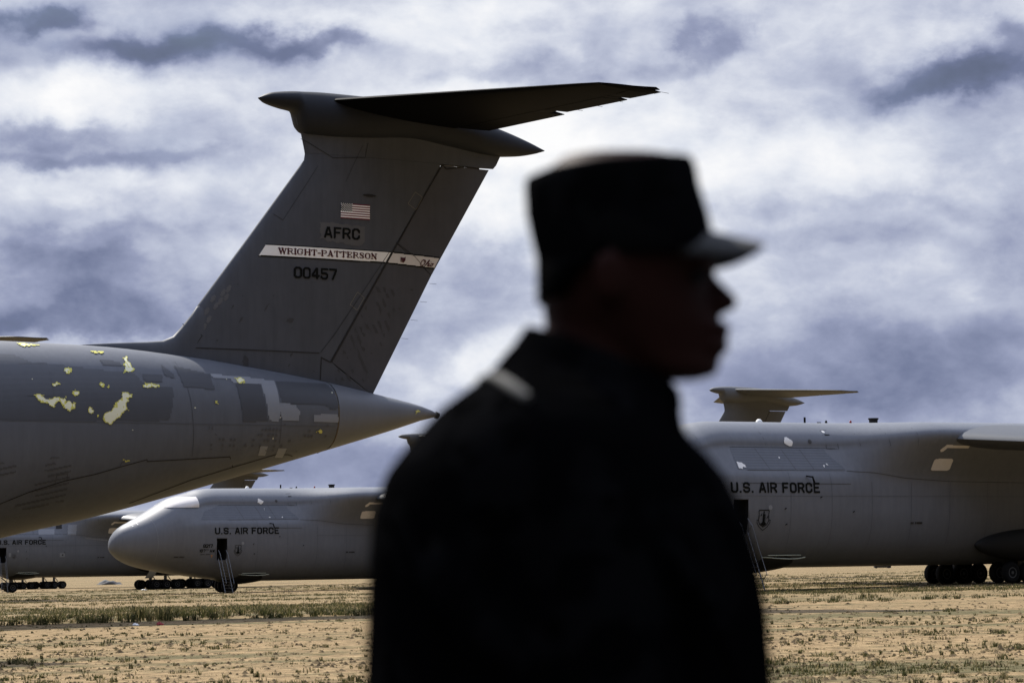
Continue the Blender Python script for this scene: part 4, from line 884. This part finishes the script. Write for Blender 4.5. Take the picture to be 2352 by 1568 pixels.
# ------------------------------------------------------------------ the person, 2.8 m from the camera
PD = 2.78
K_ = PD / 5553.
hx = lambda px: (px - 1176) * K_
hz = lambda py: (1301 - py) * K_
def ring(xb, zb, xf, zf, hw, n=28, egg=.0, e=2.0):
    cx, rx = (hx(xb) + hx(xf)) / 2, (hx(xf) - hx(xb)) / 2; r = []
    for j in range(n):
        a = 2 * math.pi * j / n; c_, s_ = math.cos(a), math.sin(a)
        X = math.copysign(abs(c_) ** (2 / e), c_); Yq = math.copysign(abs(s_) ** (2 / e), s_) * (1 - egg * max(0, c_))
        zz = hz(zb) + (hz(zf) - hz(zb)) * (X + 1) / 2
        r.append(Vector((cx + rx * X, PD + hw * Yq, zz)))
    return r
def union(mbs, vox, name, m, smooth=6):
    b = MB()
    for q in mbs: b.add(q.V, q.F)
    me = b.mesh('u', m); o = bpy.data.objects.new('u', me); COL.objects.link(o)
    md = o.modifiers.new('r', 'REMESH'); md.mode = 'VOXEL'; md.voxel_size = vox
    if smooth: sm_ = o.modifiers.new('s', 'SMOOTH'); sm_.iterations = smooth; sm_.factor = .5
    dg = bpy.context.evaluated_depsgraph_get(); me2 = bpy.data.meshes.new_from_object(o.evaluated_get(dg)); bpy.data.objects.remove(o)
    me2.name = name; me2.materials.clear(); me2.materials.append(m); me2.polygons.foreach_set('use_smooth', [True] * len(me2.polygons)); return me2
M['skin'] = mat('dark brown skin', (.022, .0065, .004), .6, spec=.08, var=.08, vscale=30)
M['hair'] = mat('short black hair', (.003, .003, .003), 1.0, spec=0.0)
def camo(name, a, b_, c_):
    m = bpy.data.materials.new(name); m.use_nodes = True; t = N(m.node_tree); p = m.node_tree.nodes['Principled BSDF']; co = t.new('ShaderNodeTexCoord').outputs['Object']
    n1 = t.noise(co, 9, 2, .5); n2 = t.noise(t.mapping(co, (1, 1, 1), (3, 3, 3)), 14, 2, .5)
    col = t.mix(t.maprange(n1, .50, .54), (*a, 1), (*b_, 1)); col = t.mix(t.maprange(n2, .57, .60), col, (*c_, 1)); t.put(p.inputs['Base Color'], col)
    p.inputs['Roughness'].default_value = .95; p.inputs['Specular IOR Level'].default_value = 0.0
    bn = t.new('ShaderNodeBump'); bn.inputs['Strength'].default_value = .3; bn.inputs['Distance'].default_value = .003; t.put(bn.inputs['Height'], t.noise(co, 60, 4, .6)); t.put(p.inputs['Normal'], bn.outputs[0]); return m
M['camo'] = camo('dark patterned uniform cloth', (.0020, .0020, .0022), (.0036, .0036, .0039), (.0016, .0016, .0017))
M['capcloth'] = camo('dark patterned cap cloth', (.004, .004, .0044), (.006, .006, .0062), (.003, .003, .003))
M['visor'] = mat('paler grey visor cloth', (.038, .038, .036), .9)  # even grey, paler than the cap cloth
M['sunstrip'] = mat('pale shoulder highlight', (.10, .098, .09), .9)  # sunlit highlight on the shoulder put into this pale colour
M['boot'] = mat('black boot leather', (.01, .01, .01), .5)

axis = Vector((.30, -.954, 0)); pc = Vector((hx(1304), PD, 0))
head = MB()
HS = [(350, 1300, 1560, .045, 0), (385, 1255, 1600, .062, .05), (430, 1240, 1612, .072, .1), (500, 1236, 1625, .077, .14), (560, 1236, 1634, .079, .16), (600, 1238, 1640, .079, .2), (640, 1243, 1630, .077, .25), (680, 1246, 1634, .076, .3), (715, 1247, 1644, .073, .32),
      (745, 1252, 1658, .068, .34), (780, 1268, 1656, .063, .36), (815, 1310, 1650, .056, .36), (842, 1360, 1658, .050, .35), (862, 1420, 1648, .042, .3), (874, 1490, 1605, .024, .2)]
head.loft([ring(b_, z, f, z, hw, egg=e) for z, b_, f, hw, e in reversed(HS)])
nose = MB(); nose.loft([[Vector((hx(x) + 0.0, PD + w_ * math.cos(a), hz(z))) + Vector((hx(x2) - hx(x), 0, 0)) * max(0, math.sin(a)) for a in [2 * math.pi * j / 12 for j in range(12)]] for z, x, x2, w_ in
                       [(722, 1610, 1662, .010), (710, 1610, 1692, .019), (695, 1610, 1706, .018), (680, 1610, 1701, .014), (655, 1610, 1676, .009), (630, 1610, 1648, .008), (612, 1605, 1640, .008)]])
lips = MB()
for z, x, r in ((755, 1666, .0092), (796, 1661, .0098)): lips.tube([Vector((hx(x) - .014, PD + .024, hz(z))), Vector((hx(x) - .001, PD + .010, hz(z))), Vector((hx(x), PD, hz(z))), Vector((hx(x) - .001, PD - .010, hz(z))), Vector((hx(x) - .014, PD - .024, hz(z)))], [.003, r * .8, r, r * .8, .003], 8)
brow = MB(); brow.tube([Vector((hx(1590), PD + .055, hz(612))), Vector((hx(1632), PD + .025, hz(606))), Vector((hx(1636), PD, hz(612))), Vector((hx(1632), PD - .025, hz(606))), Vector((hx(1590), PD - .055, hz(612)))], [.006, .009, .007, .009, .006], 8)
parts = [head, nose, lips, brow]
for sg in (1, -1):
    e = MB(); e.loft([[Vector((hx(1398) + (rx * math.cos(a)) + dxx, PD + sg * (.074 + o), hz(650) + rz * math.sin(a))) for a in [2 * math.pi * j / 16 for j in range(16)]] for o, rx, rz, dxx in [(-.01, .012, .024, 0), (.004, .016, .030, 0), (.012, .018, .033, -.004), (.016, .013, .028, -.006)]]); parts.append(e)
neck = MB(); neck.loft([ring(1262, 700, 1500, 800, .056), ring(1248, 760, 1508, 860, .058), ring(1235, 830, 1530, 910, .062), ring(1215, 900, 1550, 960, .075), ring(1100, 960, 1580, 1010, .15), ring(1010, 1050, 1620, 1090, .185), ring(960, 1250, 1650, 1250, .19), ring(960, 1600, 1640, 1600, .18), ring(980, 2100, 1640, 2100, .17), ring(1010, 2500, 1620, 2500, .16)][::-1]); parts.append(neck)
sh = []
for sg in (1, -1):
    s0 = pc + axis * .17 * sg + Vector((-.02, 0, hz(1125))); el = pc + axis * .235 * sg + Vector((-.03, 0, -.20)); wr = pc + axis * .235 * sg + Vector((.05, 0, -.45)); sh.append((s0, el, wr, sg))
    a = MB(); a.tube([s0, el, wr], [.052, .042, .03], 14); parts.append(a)
    fw = Vector((.25, -.1 * sg, -1)).normalized(); side = axis.normalized(); nrm = fw.cross(side).normalized()
    pm = MB(); rings = []
    for q, wdt, tk in ((0, .028, .022), (.03, .036, .018), (.07, .042, .016), (.095, .040, .014)):
        c_ = wr + fw * q; rings.append([c_ + nrm * wdt * math.cos(a_) + side * tk * math.sin(a_) for a_ in [2 * math.pi * j / 14 for j in range(14)]])
    pm.loft(rings); parts.append(pm)
    for k, (off, ln) in enumerate(((-.030, .068), (-.010, .078), (.011, .073), (.030, .058))):
        r0 = wr + fw * .088 + nrm * off; fg = MB(); curl = side * (-sg) * .018
        fg.tube([r0, r0 + fw * ln * .42 + curl * .4, r0 + fw * ln * .75 + curl * 1.1, r0 + fw * ln + curl * 2.1], [.0098, .009, .0082, .0065], 8); parts.append(fg)
    th = MB(); r0 = wr + fw * .03 + nrm * .032; th.tube([r0, r0 + fw * .025 + nrm * .022, r0 + fw * .058 + nrm * .028], [.013, .011, .008], 8); parts.append(th)
gf_ = gz(hx(1304), PD)
for sg in (1, -1):
    hp = pc + axis * .10 * sg + Vector((0, 0, -.50)); kn = pc + axis * .115 * sg + Vector((.02, 0, -.98)); an = pc + axis * .12 * sg + Vector((0, 0, gf_ + .09))
    l_ = MB(); l_.tube([hp + Vector((0, 0, .1)), hp, kn, kn.lerp(an, .35), an], [.09, .085, .058, .055, .04], 14); parts.append(l_)
person = link('person', union(parts, .0055, 'person', M['skin'], 5), None, 'person in the foreground facing right, in dark peaked cap and dark uniform jacket', 'person')
for sg in (1, -1):
    ey = MB(); ey.lathe([(.0005, -.0115), (.007, -.009), (.0115, 0), (.007, .009), (.0005, .0115)], (hx(1600), PD + sg * .032, hz(638)), (1, 0, 0), 14); link('eye', ey.mesh('eye', M['dark']), person)
hr = MB(); hr.loft([ring(1232, z, f, z, hw, e=2.0) for z, f, hw in ((560, 1560, .0815), (600, 1540, .0815), (625, 1370, .0795), (660, 1335, .078), (690, 1300, .070))][::-1]); link('hair', hr.mesh('hair', M['hair']), person)
# cap
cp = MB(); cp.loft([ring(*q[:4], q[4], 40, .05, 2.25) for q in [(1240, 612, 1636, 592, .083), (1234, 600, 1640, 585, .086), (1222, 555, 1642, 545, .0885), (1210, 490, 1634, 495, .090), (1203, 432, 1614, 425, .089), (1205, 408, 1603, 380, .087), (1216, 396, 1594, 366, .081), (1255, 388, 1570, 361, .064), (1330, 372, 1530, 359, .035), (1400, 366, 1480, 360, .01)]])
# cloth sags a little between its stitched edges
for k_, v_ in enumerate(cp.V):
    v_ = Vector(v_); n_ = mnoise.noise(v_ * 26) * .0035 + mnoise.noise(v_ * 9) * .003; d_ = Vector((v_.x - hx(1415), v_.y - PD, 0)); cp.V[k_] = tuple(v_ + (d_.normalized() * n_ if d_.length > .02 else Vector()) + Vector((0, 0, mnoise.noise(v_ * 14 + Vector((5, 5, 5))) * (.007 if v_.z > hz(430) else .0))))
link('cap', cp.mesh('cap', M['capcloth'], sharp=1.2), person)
vz = MB(); V = []; F = []; nA_, nB_ = 24, 8
for side_ in (0, 1):
    for i in range(nA_ + 1):
        a = -math.pi / 2 + math.pi * i / nA_
        for j in range(nB_ + 1):
            q = j / nB_; y = .082 * math.sin(a) * (1 - .10 * q); xin = hx(1560) + (hx(1636) - hx(1560)) * math.cos(a) ** .8 if math.cos(a) > 0 else hx(1560)
            xo = xin + (hx(1762) - hx(1636)) * (max(0, math.cos(a)) ** .55); x = xin - .004 + (xo - xin + .004) * q
            arch = (y / .082) ** 2
            z = hz(528) - (hz(528) - hz(557)) * q - .030 * arch * (1 - .15 * q) - .0035 * side_
            if j == nB_: z = hz(558) - .027 * arch - .0018
            V.append((x, PD + y, z))
W_ = nB_ + 1; O = (nA_ + 1) * W_
for i in range(nA_):
    for j in range(nB_):
        a = i * W_ + j; F.append((a, a + 1, a + W_ + 1, a + W_)); F.append((O + a, O + a + W_, O + a + W_ + 1, O + a + 1))
vz.add(V, F); link('visor', vz.mesh('visor', M['visor']), person)
# jacket
JR = [(1222, 752, 1530, 878, .074), (1208, 764, 1542, 896, .079), (1158, 812, 1564, 922, .092), (1132, 850, 1566, 954, .122), (1090, 884, 1566, 985, .165), (1006, 946, 1584, 1012, .195), (950, 1008, 1622, 1045, .21), (884, 1092, 1667, 1100, .22), (857, 1180, 1706, 1185, .225),
      (849, 1280, 1734, 1285, .225), (846, 1400, 1757, 1400, .22), (840, 1568, 1768, 1568, .215), (846, 1750, 1760, 1750, .21), (870, 2050, 1735, 2050, .20), (880, 2440, 1725, 2440, .205)]
jk = MB(); jk.loft([ring(*q, 36, 0, 2.15) for q in JR][::-1]); jp = [jk]
for s0, el, wr, sg in sh:
    a = MB(); a.tube([s0 + Vector((0, 0, -.02)), s0.lerp(el, .5), el, el.lerp(wr, .5), wr + Vector((0, 0, .02))], [.068, .068, .062, .055, .047], 16); jp.append(a)
for q in range(7):                                                  # soft folds across back and chest
    a = MB(); x0 = hx(900 + 95 * q); z0 = hz(1180 + 60 * (q % 3)); a.tube([Vector((x0, PD - .20, z0)), Vector((x0 + .06, PD - .215, z0 - .10)), Vector((x0 + .11, PD - .205, z0 - .22))], [.006, .016, .006], 8); jp.append(a)
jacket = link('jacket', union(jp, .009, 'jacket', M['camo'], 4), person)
cl = MB(); cl.loft([ring(1208, 750, 1548, 882, .082, 32), ring(1190, 776, 1563, 900, .090, 32), ring(1166, 810, 1568, 934, .098, 32), ring(1178, 822, 1560, 944, .085, 32), ring(1215, 775, 1535, 900, .074, 32)]); link('collar', cl.mesh('collar', M['camo'], sharp=1.2), jacket)
jb = BVHTree.FromPolygons([v.co for v in jacket.data.vertices], [tuple(p.vertices) for p in jacket.data.polygons])
def on_jacket(x, z, off):
    h = jb.ray_cast(Vector((x, 0, z)), Vector((0, 1, 0)))
    return (h[0] + h[1] * off) if h[0] else Vector((x, PD - .1, z))
st = MB(); st.tube([on_jacket(x, z, .004) for x, z in ((hx(1104), hz(893)), (hx(1128), hz(884)), (hx(1150), hz(893)), (hx(1172), hz(912)), (hx(1195), hz(932)), (hx(1212), hz(944)))], [.003, .005, .0065, .007, .007, .005], 10)
link('sunlit_shoulder_strip', st.mesh('sunlit_shoulder_strip', M['sunstrip']), jacket)  # pale strip standing in for the sunlit part of the shoulder
tp = []
for sg in (1, -1):
    hp = pc + axis * .10 * sg + Vector((0, 0, -.42)); kn = pc + axis * .118 * sg + Vector((.02, 0, -.98)); an = pc + axis * .125 * sg + Vector((0, 0, gf_ + .16))
    l_ = MB(); l_.tube([hp, hp + Vector((0, 0, -.14)), kn, an], [.13, .122, .088, .07], 16); tp.append(l_)
tr = MB(); tr.loft([ring(1090, 2100, 1520, 2100, .15), ring(1080, 2300, 1530, 2300, .16), ring(1110, 2500, 1500, 2500, .14)][::-1]); tp.append(tr)
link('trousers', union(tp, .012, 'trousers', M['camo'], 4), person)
for sg in (1, -1):
    an = pc + axis * .125 * sg; rings = []
    for q, wd, h0 in ((-.09, .032, .07), (-.06, .042, .12), (0, .045, .13), (.07, .048, .085), (.13, .05, .065), (.17, .036, .045)):
        rings.append([Vector((an.x + q, an.y + wd * math.cos(a_), gf_ + .002 + h0 * .5 * (1 + math.sin(a_)))) for a_ in [2 * math.pi * j / 16 for j in range(16)]])
    b = MB(); b.loft(rings); c_ = MB(); c_.tube([Vector((an.x - .01, an.y, gf_ + .05)), Vector((an.x - .005, an.y, gf_ + .24))], [.05, .06], 14); link('boot', union([b, c_], .008, 'boot', M['boot'], 3), person)

# ------------------------------------------------------------------ weeds and dry grass
def grass(name, label, spots, m, seed):
    rg = np.random.default_rng(seed); V = []; F = []; I = []
    for x, y, h, r, nb_ in spots:
        z0 = gz(x, y)
        ang = rg.random(nb_) * 6.283; rad = r * rg.random(nb_) ** .7; hh = h * (.35 + .8 * rg.random(nb_)); la = rg.random(nb_) * 6.283; ll = rg.random(nb_); w_ = .0022 + .004 * rg.random(nb_) + .00009 * y; mi = rg.random(nb_)
        for a, q, hq, l_, k_, wq, mq in zip(ang, rad, hh, la, ll, w_, mi):
            bx, by = x + q * math.cos(a), y + q * math.sin(a); ox, oy = hq * k_ * 1.1 * math.cos(l_), hq * k_ * 1.1 * math.sin(l_); o = len(V)
            wx, wy = wq * math.cos(l_ + 1.3), wq * math.sin(l_ + 1.3)
            V += [(bx - wx, by - wy, z0 - .01), (bx + wx, by + wy, z0 - .01), (bx + ox * .35 + wx, by + oy * .35 + wy, z0 + hq * .6), (bx + ox * .35 - wx, by + oy * .35 - wy, z0 + hq * .6), (bx + ox, by + oy, z0 + hq)]
            F += [(o, o + 1, o + 2, o + 3), (o + 3, o + 2, o + 4)]; c_ = 0 if mq < .5 else (1 if mq < .8 else 2); I += [c_, c_]
    o = link(name, mesh(name, V, F, m, I, smooth=False), kind='stuff'); o['label'] = label; o['category'] = 'grass'
def leafm(name, col):
    m = bpy.data.materials.new(name); m.use_nodes = True; t = N(m.node_tree); p = m.node_tree.nodes['Principled BSDF']; out_ = m.node_tree.nodes['Material Output']
    co = t.new('ShaderNodeTexCoord').outputs['Object']; f = t.maprange(t.noise(co, 1.2, 4, .6), .3, .7, .65, 1.35); cc = t.mix(1.0, (*col, 1), f, 'MULTIPLY')
    t.put(p.inputs['Base Color'], cc); p.inputs['Roughness'].default_value = .8; p.inputs['Specular IOR Level'].default_value = .1
    tr_ = t.new('ShaderNodeBsdfTranslucent'); t.put(tr_.inputs[0], cc); mx = t.new('ShaderNodeMixShader'); mx.inputs[0].default_value = .4
    m.node_tree.links.new(p.outputs[0], mx.inputs[1]); m.node_tree.links.new(tr_.outputs[0], mx.inputs[2]); m.node_tree.links.new(mx.outputs[0], out_.inputs[0]); return m
M['g1'] = leafm('olive weed', (.065, .067, .024)); M['g2'] = leafm('straw grass', (.21, .17, .085)); M['g3'] = leafm('dark weed', (.032, .036, .014))
gm3 = [M['g1'], M['g2'], M['g3']]
def scatter(n, y0, y1, hfun, dens, seed):
    rg = np.random.default_rng(seed); S = []
    while len(S) < n:
        y = 1 / (1 / y0 + (1 / y1 - 1 / y0) * rg.random()); x = (rg.random() - .5) * .60 * y
        if rg.random() < dens(x, y): S.append((x, y, *hfun(x, y, rg)))
    return S
nz_ = lambda x, y, f, s=0: .5 + .5 * mnoise.noise(Vector((x * f * .45, y * f + s, s)))
near = scatter(4300, 26, 76, lambda x, y, r: ((.02 + .09 * r.random() ** 3.5), .03 + .20 * r.random() ** 2, int(8 + 26 * r.random() ** 3)), lambda x, y: max(.10, min(1, (nz_(x, y, .35) - .42) * 2.5)), 1)
grass('dry_grass', 'sparse low tufts of dry grass over the sandy soil', near, gm3, 11)
bandd = lambda x, y: (1.0 if (84 + .3 * x < y < 96 + .25 * x) else 0) * max(.0, min(1, (nz_(x, y, 1.6, 5) - .48) * 8)) * (1 if x < 6 else .35)
tall = scatter(620, 70, 99, lambda x, y, r: (.04 + (.10 + .9 * max(0, nz_(x, y, .45, 31) - .42)) * (.5 + .7 * r.random()) * (1.25 if x < -4 else .55), .08 + .22 * r.random(), 26), bandd, 2)
grass('tall_weeds', 'strip of taller green weeds behind the shadow line', tall, [M['g1'], M['g3'], M['g2']], 12)
far = scatter(14000, 92, 330, lambda x, y, r: (.05 + .11 * r.random() ** 2, .15 + .5 * r.random(), 10), lambda x, y: max(.04, min(1, (nz_(x, y, .09, 9) - .42) * 4)), 3)
grass('field_grass', 'bands of short green grass under and between the jets', far, gm3, 13)

def clods(n, seed):
    rg = np.random.default_rng(seed); V = []; F = []; k = 0
    while k < n:
        y = 1 / (1 / 25 + (1 / 130 - 1 / 25) * rg.random()); x = (rg.random() - .5) * .60 * y
        if rg.random() > max(.12, min(1, (nz_(x, y, .5, 21) - .38) * 3.5)): continue
        k += 1; z0 = gz(x, y); r = (.010 + .045 * rg.random() ** 3) * (1 + y / 90); h = r * (.35 + .4 * rg.random()); a0 = rg.random() * 6.28; o = len(V); j = .6 + .8 * rg.random(5)
        for i in range(5): a = a0 + i * 1.2566; V.append((x + r * j[i] * math.cos(a), y + r * j[i] * math.sin(a), z0 - .01))
        V.append((x + r * .25 * (rg.random() - .5), y + r * .25 * (rg.random() - .5), z0 + h)); a = a0 + .6; V.append((x + r * .45 * math.cos(a), y + r * .45 * math.sin(a), z0 + h * .85))
        F += [(o, o + 1, o + 6), (o + 1, o + 5, o + 6), (o, o + 6, o + 5), (o + 1, o + 2, o + 5), (o + 2, o + 3, o + 5), (o + 3, o + 4, o + 5), (o + 4, o, o + 5)]
    o = link('soil_clods', mesh('soil_clods', V, F, mat('dark soil clod', (.13, .095, .05), .95, spec=.1, var=.35, vscale=1.3), smooth=False), kind='stuff'); o['label'] = 'small dark soil clods strewn over the sandy ground'; o['category'] = 'soil'
clods(11000, 5)
